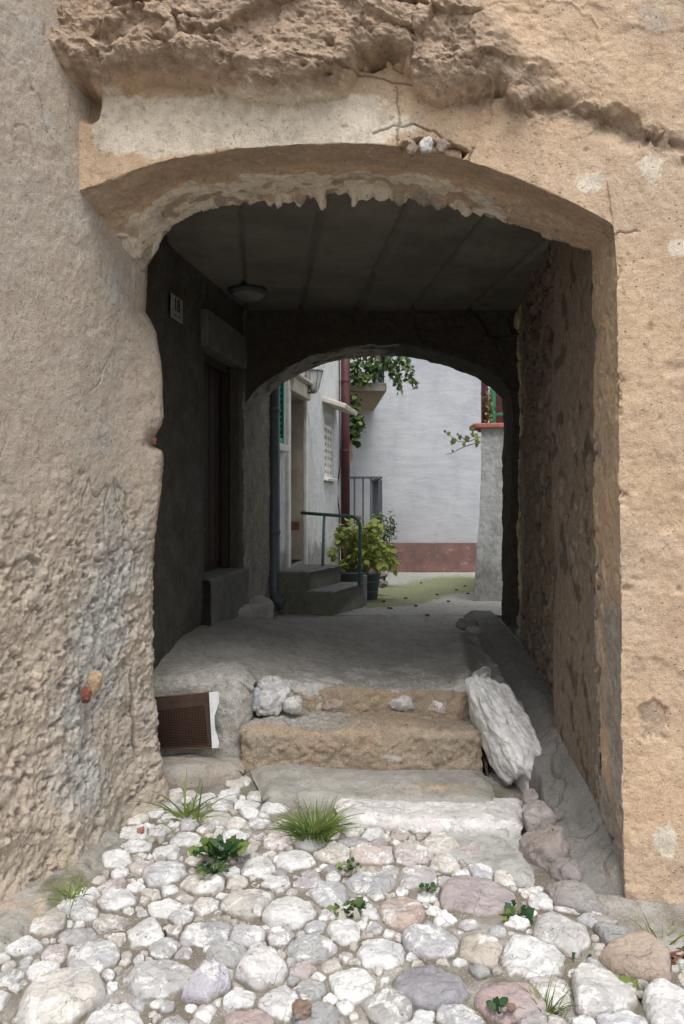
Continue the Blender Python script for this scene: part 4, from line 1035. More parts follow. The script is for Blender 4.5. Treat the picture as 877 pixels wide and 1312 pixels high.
def tuft(px, py, Y, n, ln, spread, label, seed, zoff=.0):
    c = at(px, py, Y); r = random.Random(seed)
    p = empty('grass_tuft', c, label, 'grass tuft'); V = []; Fs = []; T = []
    for _ in range(n):
        a = r.uniform(0, 6.283); b = r.random() ** .6 * spread; l = ln * r.choice((r.uniform(.3, .7), r.uniform(.6, 1.25)))
        a += r.uniform(-.5, .5); base = c + np.array((math.cos(a + r.uniform(-1, 1)), math.sin(a + r.uniform(-1, 1)), 0)) * r.random() * ln * .42
        dirn = np.array((math.cos(a) * b, math.sin(a) * b, 1.)); dirn /= np.linalg.norm(dirn); side = np.cross(dirn, (math.sin(a), -math.cos(a), .2)); side = np.cross(dirn, (0, -1, .1)); side /= np.linalg.norm(side)
        wd = ln * .022 * r.uniform(.7, 1.3); o = len(V); t0 = r.random() ** 1.2 + (r.random() < .15) * .8
        for i in range(6):
            t = i / 5; q_ = base + dirn * l * t + np.array((math.cos(a), math.sin(a), 0)) * b * l * .45 * t * t - np.array((0, 0, 1)) * b * l * .38 * t ** 2.4
            w_ = wd * (1 - t) ** .7 + .0002; V += [q_ - side * w_, q_ + side * w_]; T += [t0] * 2
        for i in range(5): Fs.append((o + 2 * i, o + 2 * i + 1, o + 2 * i + 3, o + 2 * i + 2))
    link('blades', np.array(V), Fs, M['grass'], p, True, dict(tone=T)); return p
tuft(402, 1072, 3.68, 260, .165, 1.2, 'dense green grass tuft growing in front of the white slab', 1)
tuft(238, 1046, 3.82, 34, .19, 1.6, 'sparse grass tuft with long arching blades below the vent', 2)
tuft(700, 1300, 2.56, 90, .10, 1.3, 'small grass tuft between the pink and white rocks lower right', 3)
tuft(92, 1150, 3.02, 40, .10, 1.6, 'short thin grass at the mossy foot of the left wall', 4)
tuft(845, 1215, 2.92, 26, .13, 1.4, 'wispy grass at the foot of the right wall', 5)
def weed(px, py, Y, rad, n, size, label, seed, lobes=True, flat=.5):
    c = at(px, py, Y); p = empty('weed', c, label, 'weed'); r = np.random.default_rng(seed); V = []; Fs = []; T = []; pth = []
    for i in range(n):
        a = r.uniform(0, 6.283); el = r.uniform(.12, 1.0); rr = rad * r.uniform(.35, 1)
        tip = c + np.array((math.cos(a) * math.cos(el) * rr, math.sin(a) * math.cos(el) * rr, .01 + math.sin(el) * rr * flat))
        pth.append([c, (c + tip) / 2 + np.array((0, 0, .012)), tip])
        dd = tip - c; l = size * r.uniform(.7, 1.25)
        nr = np.array((0, -.35, 1)) + r.normal(size=3) * .35
        leaf(V, Fs, T, tip - dd * .15, dd + r.normal(size=3) * .2 * rad, nr, l, l * .85, r.random() ** 2.5, .22, lobes)
    link('leaves', np.array(V), Fs, M['weed'], p, True, dict(tone=T)); stems('stem', p, pth, .0016, M['weed'])
    return p
weed(283, 1098, 3.42, .12, 60, .042, 'dark green leafy weed between cobbles left of the grass tuft', 1)
weed(275, 1120, 3.3, .09, 34, .024, 'fine leaved weed just below the dark leafy weed', 2, False)
weed(445, 1175, 3.1, .075, 24, .035, 'small weed between cobbles in the middle of the street', 3)
weed(450, 1116, 3.36, .05, 16, .024, 'tiny weed patch between the upper cobbles', 4, False)
weed(660, 1178, 3.08, .06, 16, .036, 'small bright weed at the edge of the large mauve cobble', 5)
weed(745, 1236, 2.85, .07, 18, .038, 'bright green weed beside the craggy white rock', 6)
weed(812, 1282, 2.66, .075, 26, .04, 'dark weed between the white rocks at the lower right', 7)
weed(640, 1300, 2.52, .04, 12, .026, 'little weed below the rose pink cobble', 8, False)
weed(548, 1143, 3.22, .035, 14, .018, 'tiny sprig beside the peach tinted cobble', 9, False)
weed(215, 1200, 2.98, .035, 12, .022, 'dark little weed by the upright narrow white cobble', 10, False)
weed(858, 1235, 2.85, .08, 30, .03, 'shadowed weed in the corner below the right wall', 11, False)
for a in ((207, 1257, 2.75, 20, 14, .05, 'red brick fragment among the lower left cobbles', 601), (181, 1064, 3.55, 9, 9, .025, 'small red brick fragment beside the left mortar apron', 602), (386, 1296, 2.52, 22, 24, .05, 'brown broken brick lump at the bottom edge of the street', 603)):
    lump('brick_fragment', *a[:6], (.42, .17, .12) if a[7] < 603 else (.28, .2, .15), a[6], a[7], 'brick')
flat_chip('fallen_leaf', 752, 1153, 3.2, .045, .05, M['yellow_leaf'], 'ochre fallen leaf lying in the gutter', 'leaf', .004, 6, .02, 7)
hm = MB(); hm.tube([at(800, 1255, 2.82) + (0, 0, .02), at(812, 1238, 2.85) + (0, 0, .02), at(832, 1218, 2.9), at(850, 1206, 2.95)], .007, 10); tag(hm.build('rubber_hose', M['hose'], None, True), 'black rubber hose end poking out at the foot of the right wall', 'hose')
tg = MB(); rr_ = random.Random(4)
for k in range(26):
    c = at(rr_.uniform(818, 862), rr_.uniform(1232, 1256), 2.78) + np.array((0, 0, .03)); a = rr_.uniform(-.6, .9); l = rr_.uniform(.03, .07)
    tg.tube([c, c + np.array((l * math.cos(a), .01, l * math.sin(a) * .5))], .003, 5)
tag(tg.build('twig_litter', mat_simple('red_litter', (.22, .07, .05), (.14, .05, .035), 30, .8), None, True), 'reddish twigs and dead needles beside the black hose', 'twigs', None, 'stuff')

# ------------------------------------------------------------------ PASSAGE FITTINGS
pl0 = lw(4.97, .012, 0)
def onl(px, z_py, t=.006):
    k = (px - CX) / F; Y = (-.66 - .14 * 7.4) / (k - .14); p = lw(Y, t, (HY - z_py) * Y / F); return p, Y
(pa, Ya), (pb, Yb) = onl(215, 391), onl(230.5, 400)
cz = ((pa + pb) / 2); ax_ = [ld, ln, np.array((0, 0, 1.))]
PW, PH = np.linalg.norm((pb - pa)[:2]), 31 * Ya / F
PW = min(PW, .19)
npl = empty('house_number_plate', cz - (0, 0, PH / 2), 'white house number plate reading 18 on the dark passage wall', 'house number')
m = MB(); m.box(cz + ln * .012, (PW, .008, PH), ax_); m.build('plate', M['plate_white'], npl, bevel=.002)
def text(name, body, size, center, xdir, nrm, mat, parent, sx=1.0, sy=1.0, off=.006, bold=.0):
    cu = bpy.data.curves.new(name, 'FONT'); cu.body = body; cu.size = size; cu.align_x = 'CENTER'; cu.align_y = 'CENTER'; cu.extrude = .001; cu.offset = bold
    ob = bpy.data.objects.new('tmp', cu); COL.objects.link(ob)
    dg = bpy.context.evaluated_depsgraph_get(); me = bpy.data.meshes.new_from_object(ob.evaluated_get(dg))
    co = np.array([v.co for v in me.vertices]); fs = [tuple(p.vertices) for p in me.polygons]
    bpy.data.objects.remove(ob); bpy.data.curves.remove(cu); bpy.data.meshes.remove(me)
    co[:, 0] -= (co[:, 0].min() + co[:, 0].max()) / 2; co[:, 1] -= (co[:, 1].min() + co[:, 1].max()) / 2
    W = center + xdir[None] * co[:, :1] * sx + np.array((0, 0, 1.))[None] * co[:, 1:2] * sy + nrm[None] * (co[:, 2:3] + off)
    return link(name, W, fs, mat, parent, False)
text('numerals', '18', .10, cz + ln * .012 + (0, 0, .018), ld, ln, M['ink'], npl, 1.05, 1.05, .0055, .0012)
sm = MB()
for k in range(7): sm.box(cz + ld * (-.055 + .018 * k) + ln * .0175 + (0, 0, -PH / 2 + .022), (.011 if k != 2 else .006, .002, .009), ax_)
sm.build('small_lettering', M['iron'], npl)
# round ceiling lamp
c = at(318, 378, 5.9); cl = empty('ceiling_lamp', (c[0], 5.9, 1.36), 'unlit round frosted ceiling lamp in the passage corner', 'ceiling lamp')
m = MB(); m.lathe((c[0], 5.9, 1.36), [(.001, 0), (.05, .004), (.09, .018), (.115, .04), (.12, .055)], 28); m.build('glass_dome', M['lamp_glass'], cl, True)
m = MB(); m.lathe((c[0], 5.9, 1.413), [(.13, 0), (.135, .01), (.13, .03)], 28); m.build('lamp_base', M['iron'], cl, True)
# doorstep stones
ds = rough_box('doorstep', [tuple(lw(5.48, .07, 0)[:2]), tuple(lw(6.42, .07, 0)[:2]), tuple(lw(6.42, -.17, 0)[:2]), tuple(lw(5.48, -.17, 0)[:2])][0:4], -1.0, -.505, M['lintel'], None, .02, .015, .006, 60)
tag(ds, 'grey stone sill block under the dark passage door', 'doorstep')
fs_ = rough_box('stone_slab', [tuple(at(272, 0, 5.75)[:2] + (0, 0)), (X(352, 6.6), 6.6), (X(338, 7.0), 7.05), (X(285, 6.3), 6.3)], -1.0, -.775, M['cement'], None, .05, .018, .012, 63, lambda px, py, P, H, D: dict(grey=.3 + 0 * px))
tag(fs_, 'rounded stone slab on the passage floor before the door sill', 'stone slab')
def pipe(name, x, y, z0, z1, r, mat, label, shoe=True, cat='downpipe', joints=()):
    p = empty(name, (x, y, z0), label, cat)
    m = MB(); pts = [(x, y, z1), (x, y, z0 + .13)]
    if shoe: pts = [(x, y, z1), (x, y, z0 + .16), (x + .01, y - .01, z0 + .10), (x + .045, y - .035, z0 + .05), (x + .085, y - .06, z0 + .03)]
    m.tube(pts, r, 20, not shoe); m.build('pipe', mat, p, True)
    if shoe:
        m = MB(); m.tube([(x + .065, y - .047, z0 + .04), (x + .088, y - .062, z0 + .028)], r + .005, 20, False); m.tube([(x + .07, y - .05, z0 + .037), (x + .086, y - .06, z0 + .03)], r - .004, 16, True); m.build('outlet', mat, p, True)
    for zj in joints:
        m = MB(); m.lathe((x, y, zj), [(r + .004, 0), (r + .006, .01), (r + .006, .03), (r + .004, .04)], 20); m.box((x - r - .03, y + .03, zj + .02), (.07, .02, .025)); m.build('bracket', mat, p, True)
    return p
pipe('downpipe', -.625, 7.40, -.93, 2.4, .046, M['pipe_grey'], 'slate grey plastic downpipe at the near corner of the courtyard house', True, 'downpipe', (-.30, .75))

# ------------------------------------------------------------------ COURTYARD HOUSE (left)
A9 = math.radians(9); hd = np.array((math.sin(A9), math.cos(A9), 0)); hn = np.array((hd[1], -hd[0], 0)); HAX = [hd, hn, np.array((0, 0, 1.))]
W0 = np.array((-.655, 7.5, 0))
def hw(s, t, z): return W0 + hd * s + hn * t + np.array((0, 0, z))
def hsz(px, py):   # wall coordinates of a picture point
    k = (px - CX) / F; s = (k * W0[1] - W0[0]) / (hd[0] - k * hd[1]); Y = W0[1] + s * hd[1]; return s, (HY - py) * Y / F
house = empty('courtyard_house', hw(1.8, -.5, -1.05), 'small grey roughcast house left of the courtyard with a white framed doorway', 'house')
S1 = 3.66
ds0, ds1 = .62, 1.34; dz0, dz1 = -.62, 1.02
ws0, ws1 = hsz(416, 560)[0], hsz(427, 560)[0]; wz0, wz1 = hsz(421, 612)[1], hsz(421, 530)[1]
gs0, gs1, gz0, gz1 = -.02, hsz(361.5, 520)[0], .50, 1.5
def panels(holes, s0, s1, z0, z1):
    ss = sorted({s0, s1, *[h[0] for h in holes], *[h[1] for h in holes]}); zs = sorted({z0, z1, *[h[2] for h in holes], *[h[3] for h in holes]})
    out = []
    for i in range(len(ss) - 1):
        for j in range(len(zs) - 1):
            cs, cz_ = (ss[i] + ss[i + 1]) / 2, (zs[j] + zs[j + 1]) / 2
            if not any(h[0] < cs < h[1] and h[2] < cz_ < h[3] for h in holes): out.append((ss[i], ss[i + 1], zs[j], zs[j + 1]))
    return out
holes = [(ds0, ds1, dz0, dz1), (ws0, ws1, wz0, wz1), (gs0, gs1, gz0, gz1)]
Vh = []; Fh = []; off = 0; at_ = []
for (a, b, c_, d_) in panels(holes, -.06, S1, -1.3, 3.2):
    nu = max(3, int((b - a) / .018)); nv = max(3, int((d_ - c_) / .018))
    Sg, Zg = np.meshgrid(np.linspace(a, b, nu), np.linspace(c_, d_, nv), indexing='ij')
    Q = W0 + Sg[..., None] * hd + Zg[..., None] * np.array((0, 0, 1.))
    dd = .007 * fbm(Q * 3, 3) + .006 * fbm(Q * 30, 3) + .004 * fbm(Q * 70, 2)
    Q = Q + dd[..., None] * hn; Vh.append(Q.reshape(-1, 3)); Fh.append(grid_faces(nu, nv) + off); off += nu * nv
    g = .75 * sstep(-.1, -.75, Zg + .25 * fbm(Q * 4, 3)); at_.append(g.ravel())
g = np.concatenate(at_)
link('wall', np.concatenate(Vh), np.concatenate(Fh), M['house'], house, True, dict(grey=g, pale=.25 + 0 * g, rough=.5 * g, moss=0 * g, cav=0 * g))
bk = MB(); bk.prism([tuple(hw(-.06, -.3, 0)[:2]), tuple(hw(S1 - .005, -.3, 0)[:2]), tuple(hw(S1 - .005, -2.2, 0)[:2]), tuple(hw(-.06, -2.2, 0)[:2])], -1.3, 3.2)
bk.box(hw(S1 - .012, -.151, .95), (.02, .296, 4.5), HAX); bk.box(hw(-.05, -.151, .95), (.02, .296, 4.5), HAX)
bk.build('rear_walls', M['house'], house)
# doorway: reveals, leaf, white frame, lintel
rv_ = MB(); rd = .27
rv_.box(hw(ds1 + .03, -rd / 2 - .01, (dz0 + dz1) / 2), (.06, rd, dz1 - dz0 - .004), HAX); rv_.box(hw(ds0 - .03, -rd / 2 - .01, (dz0 + dz1) / 2), (.06, rd, dz1 - dz0 - .004), HAX)
rv_.box(hw((ds0 + ds1) / 2, -rd / 2 - .01, dz1 + .03), (ds1 - ds0, rd, .06), HAX)
rv_.build('door_reveal', M['reveal'], house)
dd_ = MB(); dd_.box(hw((ds0 + ds1) / 2, -.265, (dz0 + dz1) / 2), (ds1 - ds0 - .01, .04, dz1 - dz0 - .01), HAX)
for zq in (-.3, .2, .7): dd_.box(hw((ds0 + ds1) / 2, -.242, zq), (.5, .012, .36), HAX)
hdr = dd_.build('door', M['wood_dark'], house, bevel=.004)
hk = MB(); hk.tube([hw(ds1 - .08, -.24, .0), hw(ds1 - .08, -.18, .0), hw(ds1 - .18, -.18, .0)], .009); hk.build('handle', M['iron'], hdr, True)
fm = MB()
fm.box(hw(ds0 - .055, .012, .16), (.10, .04, 1.92), HAX); fm.box(hw(ds1 + .035, .012, .16), (.065, .04, 1.92), HAX)
fm.build('door_surround', M['white_trim'], house, bevel=.008)
lt_ = MB(); lt_.box(hw((ds0 + ds1) / 2 + .01, .02, dz1 + .07), (ds1 - ds0 + .10, .09, .14), HAX); lt_.box(hw((ds0 + ds1) / 2 + .01, .045, dz1 + .155), (ds1 - ds0 + .16, .15, .03), HAX); lt_.build('lintel', M['stone_trim'], house, bevel=.01)
pt = MB(); pt.box(hw(ds1 + .028, -.12, -.27), (.06, .16, .10), HAX); pt.build('brown_patch', M['brick'], house, bevel=.01)
# green shuttered window near the corner
sh = MB()
sh.box(hw((gs0 + gs1) / 2, -.10, (gz0 + gz1) / 2), (gs1 - gs0, .03, gz1 - gz0), HAX)
wn = sh.build('window', M['wood_dark'], house)
s2 = MB()
s2.box(hw(gs1 - .02, .0, (gz0 + gz1) / 2), (.04, .05, gz1 - gz0 - .01), HAX); s2.box(hw(gs0 + .03, .0, (gz0 + gz1) / 2), (.05, .05, gz1 - gz0 - .01), HAX); s2.box(hw((gs0 + gs1) / 2, .0, gz0 + .03), (gs1 - gs0 - .10, .045, .05), HAX)
for k in range(16): s2.box(hw((gs0 + gs1) / 2, -.01, gz0 + .08 + k * .055), (gs1 - gs0 - .08, .03, .04), [hd, hn * .8 + np.array((0, 0, -.6)), np.array((0, 0, .8)) + hn * .6])
s2.build('shutter', M['green_paint'], wn)
s3 = MB(); s3.box(hw((gs0 + gs1) / 2 + .02, .02, gz0 - .035), (gs1 - gs0 + .08, .10, .06), HAX); s3.box(hw(gs1 + .022, .008, (gz0 + gz1) / 2 - .0), (.038, .03, gz1 - gz0), HAX); s3.build('sill', M['white_trim'], wn, bevel=.006)
# small window with pierced white grille
vm = MB(); vm.box(hw((ws0 + ws1) / 2, -.12, (wz0 + wz1) / 2), (ws1 - ws0 + .02, .02, wz1 - wz0), HAX); w2_ = vm.build('window', M['black_hole'], house)
gr_ = MB(); nzr, ncl = 7, 3; ww, hh = ws1 - ws0, (wz1 - wz0) * .80
for i in range(ncl + 1): gr_.box(hw(ws0 + ww * i / ncl * .94 + ww * .03, -.03, wz0 + hh / 2), (ww * .09, .05, hh), HAX)
for j in range(nzr + 1): gr_.box(hw((ws0 + ws1) / 2, -.03, wz0 + hh * (j * .94 / nzr + .03)), (ww * .94, .044, hh * .028), HAX)
for j in range(nzr):       # lozenge diagonals make each cell an oval
    for i in range(ncl):
        c0 = hw(ws0 + ww * ((i + .5) / ncl * .94 + .03), -.03, wz0 + hh * ((j + .5) * .94 / nzr + .03)); cw, chh = ww / ncl * .94, hh / nzr * .94
        for sx in (-1, 1):
            for sz in (-1, 1):
                ctr = c0 + hd * sx * cw * .36 + np.array((0, 0, sz * chh * .36)); d1 = hd * sx * .707 + np.array((0, 0, -sz * .707)); d2 = hd * .707 * sx + np.array((0, 0, sz * .707))
                gr_.box(ctr, (cw * .55, .04, cw * .2), [d1, hn, d2])
gr_.build('grille', M['white_trim'], w2_)
sl_ = MB(); sl_.box(hw((ws0 + ws1) / 2, .02, wz0 - .02), (ww + .10, .07, .035), [hd, hn * .97 + np.array((0, 0, -.22)), np.array((0, 0, .97)) + hn * .22]); sl_.build('sill', M['white_trim'], w2_, bevel=.004)
cn = MB(); cdir = hn * .95 + np.array((0, 0, -.30)); cup = np.array((0, 0, .95)) + hn * .30
cn.box(hw((ws0 + ws1) / 2 + .02, .13, hsz(420, 520)[1]), (ww + .36, .30, .055), [hd, cdir, cup]); cn.build('canopy', M['stone_trim'], house, bevel=.01)
es = MB(); es.box(hw(S1 - .045, .006, .95), (.085, .03, 4.4), HAX); es.build('corner_strip', M['white_trim'], house, bevel=.006)
# wall lantern
ls_, lz = hsz(391, 486); lc = hw(ls_ - .13, .12, lz)
lan = empty('wall_lantern', lc - (0, 0, .15), 'old glass lantern on a bracket above the white framed doorway', 'lantern')
m = MB(); m.lathe(lc - (0, 0, .14), [(.035, 0), (.045, .02), (.085, .19), (.08, .2)], 6); m.build('lantern_glass', M['lantern_glass'], lan)
m = MB(); m.lathe(lc + (0, 0, .062), [(.10, 0), (.10, .012), (.05, .06), (.02, .085), (.012, .11)], 6)
for k in range(6):
    a = 2 * math.pi * k / 6; ca, sa = math.cos(a), math.sin(a); m.tube([lc + (.046 * ca, .046 * sa, -.125), lc + (.09 * ca, .09 * sa, .065)], .006, 5)
m.lathe(lc - (0, 0, .165), [(.012, 0), (.03, .012), (.04, .03)], 6); m.build('lantern_frame', mat_simple('lantern_metal', (.34, .345, .34), (.24, .24, .24), 20, .5), lan)
m = MB(); m.tube([hw(ls_, .005, lz - .05), hw(ls_ - .1, .06, lz - .15), hw(ls_ - .2, .10, lz - .17), lc - (0, 0, .16)], .009, 8); m.box(hw(ls_, .012, lz - .04), (.06, .02, .16), HAX); m.tube([hw(ls_ + .05, .012, lz - .1), hw(ls_ + .06, .012, lz - .2), hw(ls_ + .08, .012, lz - .36)], .005, 6); m.build('bracket', M['iron'], lan, True)
pc = hw(3.57, .075, 0)
pipe('downpipe', pc[0], pc[1], -1.09, 3.1, .055, M['maroon'], 'maroon painted downpipe at the far corner of the courtyard house', False, 'downpipe', (-.6, .6, 1.5))
cb = MB(); q0 = hw(3.46, .012, 0)
cb.tube([q0 + (0, 0, -.9), q0 + (.01, 0, -.2), q0 + (-.03, -.02, .1), q0 + (.015, 0, .45), q0 + (0, 0, 2.4)], .008, 6); tag(cb.build('cable', M['hose'], None, True), 'thin black cable running up beside the maroon downpipe', 'cable')

# concrete steps in front of that doorway
cs_ = empty('concrete_steps', (-.3, 7.7, -.99), 'mossy grey two step concrete block below the white framed doorway', 'steps')
rough_box('lower_step', [(-.60, 7.36), (-.1125, 7.27), (.15, 8.02), (-.47, 8.15)], -1.06, -.775, M['step_dark'], cs_, .02, .014, .006, 70, lambda px, py, P, H, D: dict(grey=.95 * (H > .97) + 0 * px, pale=.6 * (H > .97) + 0 * px, moss=.4 * sstep(.5, .1, H), rough=.0 * px))
rough_box('upper_step', [(-.60, 7.375), (-.325, 7.315), (-.06, 8.035), (-.47, 8.155)], -.80, -.612, M['step_dark'], cs_, .02, .014, .006, 73, lambda px, py, P, H, D: dict(grey=.7 * (H > .97) + .25 + 0 * px, pale=.5 * (H > .97) + 0 * px, rough=.3 * sstep(.5, .1, H)))
hr = empty('handrail', (.11, 7.74, -.775), 'thin teal green tube handrail beside the concrete steps', 'handrail')
h0 = at(387, 657, 8.74); h1 = at(452, 662, 7.86); h2 = at(459, 666, 7.80); h3 = at(462, 676, 7.76); h4 = at(461, 750, 7.74)
m = MB(); m.tube([h0, h0 * .5 + h1 * .5, h1, (h1 + h2) / 2 + (.004, 0, .003), h2, (h2 + h3) / 2 + (.004, 0, .004), h3, h4], .017, 12); m.build('rail', M['rail_green'], hr, True)
p0 = h0 * .53 + h1 * .47; m = MB(); m.tube([p0, (p0[0] - .005, 7.92, -.615)], .014, 12); m.build('post', M['rail_green'], hr, True)

# potted hydrangea
def tubm(name, c, r0, r1, h, label, n=24, rect=None):
    p = empty(name, c, label, 'plant tub'); m = MB()
    m.lathe(c, [(r0, 0), (r1, h), (r1 + .012, h), (r1 + .012, h + .015), (r1 - .012, h + .015), (r1 - .018, h - .04)], n); m.build('tub', M['tub'], p, True)
    m = MB()
    for zr in (.3, .7): m.lathe((c[0], c[1], c[2] + h * zr), [(r0 + (r1 - r0) * zr + .001, 0), (r0 + (r1 - r0) * zr + .007, .008), (r0 + (r1 - r0) * zr + .002, .016)], n)
    m.build('hoop', M['tub'], p, True)
    m = MB(); m.lathe((c[0], c[1], c[2] + h - .03), [(r1 - .02, 0), (r1 * .5, .012), (.002, .018)], n); m.build('soil', M['bed'], p, True); return p
t1 = np.array((X(446, 8.55), 8.55, -1.03)); t2 = np.array((X(470, 8.9), 8.9, -1.035))
tubm('plant_tub', t1, .14, .175, .30, 'blue grey metal tub directly behind the concrete steps')
tubm('plant_tub', t2, .11, .14, .26, 'dark round tub right of the larger blue grey tub')
m = MB(); b_ = np.array((X(467.5, 8.2), 8.2, -1.01)); m.prism([(b_[0] - .022, b_[1] - .02), (b_[0] + .022, b_[1] - .02), (b_[0] + .022, b_[1] + .02), (b_[0] - .022, b_[1] + .02)], -1.015, -.72); tag(m.build('short_post', M['iron'], None, bevel=.006), 'short grey post standing at the end of the concrete steps', 'post').active_material = mat_simple('grey_post', (.27, .28, .29), (.2, .21, .22), 10, .7)
hy = empty('hydrangea', t1 + (0, 0, .27), 'bushy yellow green hydrangea growing from the metal tub', 'hydrangea')
rr2 = random.Random(21); cl_ = []; st_ = []
for k in range(60):
    pxq = rr2.gauss(463, 21); pyq = rr2.uniform(668, 728); lim = 1 - abs(pxq - 463) / 46
    if lim < .05: continue
    pyq = max(pyq, 733 - lim * 105 - 0) ; pyq = min(pyq, 726)
    c = at(pxq, pyq, 8.65 + rr2.uniform(-.18, .25)); cl_.append((c, .055, 19)); st_.append([t1 + (rr2.uniform(-.08, .08), rr2.uniform(-.05, .05), .27), (t1 + c) / 2 + (0, 0, .16), c])
foliage(cl_, .068, M['hydrangea'], 'leaves', hy, 1, .8, 5, False, .68)
stems('stem', hy, st_, .006, mat_simple('pale_stem', (.28, .22, .13), (.2, .15, .08), 20, .8))
fl_ = foliage([(at(461, 664, 8.6), .04, 26), (at(480, 683, 8.75), .025, 10)], .03, mat_simple('faded_bloom', (.30, .20, .13), (.22, .14, .09), 30, .8), 'faded_flower', hy, 1, .5, 9)
# rubble and shrub behind
for k, (a, b, w_, h_) in enumerate(((485, 722, 14, 13), (488, 734, 16, 13), (484, 746, 15, 13), (491, 748, 10, 9))):
    lump('stone', a, b, 9.3, w_, h_, .12, ((.5, .48, .45), (.36, .33, .3), (.45, .43, .4), (.3, .28, .26))[k], ('topmost whitish stone of the small heap right of the plant tubs', 'dark middle stone of the small heap right of the plant tubs', 'lowest grey stone of the small heap right of the plant tubs', 'outermost little dark stone of the heap right of the tubs')[k], 500 + k, group='stones heaped beside the plant tubs')
sc2 = at(492, 720, 10.6); sb = empty('shrub', (sc2[0], 10.6, -1.09), 'dark small leaved shrub behind the hydrangea under the railing', 'shrub')
foliage([(at(492 + rr2.uniform(-12, 12), rr2.uniform(658, 722), 10.6 + rr2.uniform(-.15, .15)), .085, 30) for _ in range(26)], .036, M['shrub'], 'leaves', sb, 1, .5, 12)
stems('stem', sb, [[(sc2[0], 10.6, -1.09), at(490 + k * 3, 700, 10.6), at(486 + k * 5, 665, 10.6)] for k in range(4)], .008, M['twig'])

# grey iron railing
YR = 11.0; r0, r1 = at(444, 612, YR), at(487.5, 612, YR); zb_ = -.75
ir = empty('iron_railing', ((r0[0] + r1[0]) / 2, YR, -1.1), 'grey iron bar railing around a landing behind the plants', 'railing')
m = MB(); m.box((r0 + r1) / 2, (r1[0] - r0[0], .05, .03)); m.box(((r0 + r1) / 2)[:2].tolist() + [zb_], (r1[0] - r0[0] - .05, .03, .025))
rb = np.array((r1[0] - .03, 13.6, r1[2])); dv = rb - r1; L_ = np.linalg.norm(dv)
m.box((r1 + rb) / 2, (L_, .05, .03), [dv / L_, np.array((1, 0, 0)), np.array((0, 0, 1))]); m.box(((r1 + rb) / 2)[:2].tolist() + [zb_], (L_ - .05, .03, .025), [dv / L_, np.array((1, 0, 0)), np.array((0, 0, 1))]); m.build('rail', M['iron'], ir)
for xq in (454.5, 465.5, 475.5):
    m = MB(); xx = X(xq, YR); m.box((xx, YR, (r0[2] + zb_) / 2), (.022, .022, r0[2] - zb_ - .028)); m.build('bar', M['iron'], ir)
for k in range(1, 9):
    p = r1 + dv * k / 9; m = MB(); m.box((p[0], p[1], (r0[2] + zb_) / 2), (.022, .022, r0[2] - zb_ - .028)); m.build('bar', M['iron'], ir)
m = MB(); m.box((r1[0], YR, (r1[2] - 1.1) / 2 - .01), (.05, .045, r1[2] + 1.1 - .04)); m.build('post', M['iron'], ir)

# ------------------------------------------------------------------ FAR HOUSE
YF = 14.0; far = empty('far_house', (1, YF, -1.19), 'tall pale lavender grey rendered house wall closing the courtyard', 'house')
ZP = at(0, 695.5, YF)[2]
nx, nz = 260, 200
Xg, Zg = np.meshgrid(np.linspace(-3.5, 6, nx), np.linspace(ZP, 4.6, nz), indexing='ij')
Q = np.stack([Xg, 0 * Xg + YF, Zg], -1); Q[..., 1] += .012 * fbm(Q * 1.5, 3) + .006 * fbm(Q * np.array((3, 3, 9)), 4)
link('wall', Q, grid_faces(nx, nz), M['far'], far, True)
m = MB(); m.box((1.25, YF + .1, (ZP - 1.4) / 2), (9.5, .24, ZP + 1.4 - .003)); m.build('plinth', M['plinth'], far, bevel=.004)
zb2 = 1.45; bx1 = .53
bal = MB(); bal.prism([(-1.4, 11.5), (bx1, 11.5), (at(480, 0, YF)[0], YF - .03), (-1.4, YF - .03)], zb2 + .004, zb2 + .11)
bl = bal.build('balcony', M['balcony_edge'], far, bevel=.006)
u_ = MB(); u_.prism([(-1.39, 11.52), (bx1 - .02, 11.52), (at(480, 0, YF)[0] - .02, YF - .04), (-1.39, YF - .04)], zb2 - .008, zb2); u_.build('underside', M['balcony_under'], bl)
rl = MB(); zt = zb2 + 1.0
for k in range(17):
    xx = -1.35 + (bx1 - .04 + 1.35) * k / 16; rl.box((xx, 11.54, zb2 + .56), (.018, .018, .88))
rl.box(((bx1 - 1.4) / 2, 11.54, zt + .02), (bx1 + 1.36, .035, .03)); rl.box(((bx1 - 1.4) / 2, 11.54, zb2 + .20), (bx1 + 1.36, .014, .014)); rl.box((bx1 - .06, 12.7, zt + .02), (.035, 2.2, .03))
for k in range(10): rl.box((bx1 - .05 - .003 * k, 11.8 + k * .22, zb2 + .56), (.018, .018, .88))
rl.build('balcony_railing', M['iron'], bl)
iv = empty('ivy', (.1, 11.5, zb2 + .1), 'dense dark ivy spilling over the balcony edge', 'ivy'); rr3 = random.Random(31); cl_ = []; st_ = []
for k in range(60):
    a = rr3.uniform(440, 512); b = rr3.uniform(425, 480 + 6 * math.sin(a * .2)) ; cl_.append((at(a, b, 11.42 + rr3.uniform(-.12, .18)), .10, 17))
for k in range(10): a = rr3.uniform(445, 478); cl_.append((at(a, rr3.uniform(478, 492), 11.36), .06, 14))
def trail(pts, Yq, n, rad):
    for (x0, y0), (x1, y1) in zip(pts[:-1], pts[1:]):
        for t in np.linspace(0, 1, n): cl_.append((at(x0 + (x1 - x0) * t, y0 + (y1 - y0) * t, Yq), rad, 5))
    st_.append([at(a, b, Yq) for a, b in pts])
trail([(505, 448), (520, 452), (526, 470), (528, 486), (533, 494)], 11.35, 6, .045); trail([(500, 470), (508, 485), (511, 500)], 11.35, 6, .04); trail([(495, 465), (505, 478)], 11.4, 6, .06); trail([(508, 445), (515, 462), (520, 475)], 11.3, 5, .05)
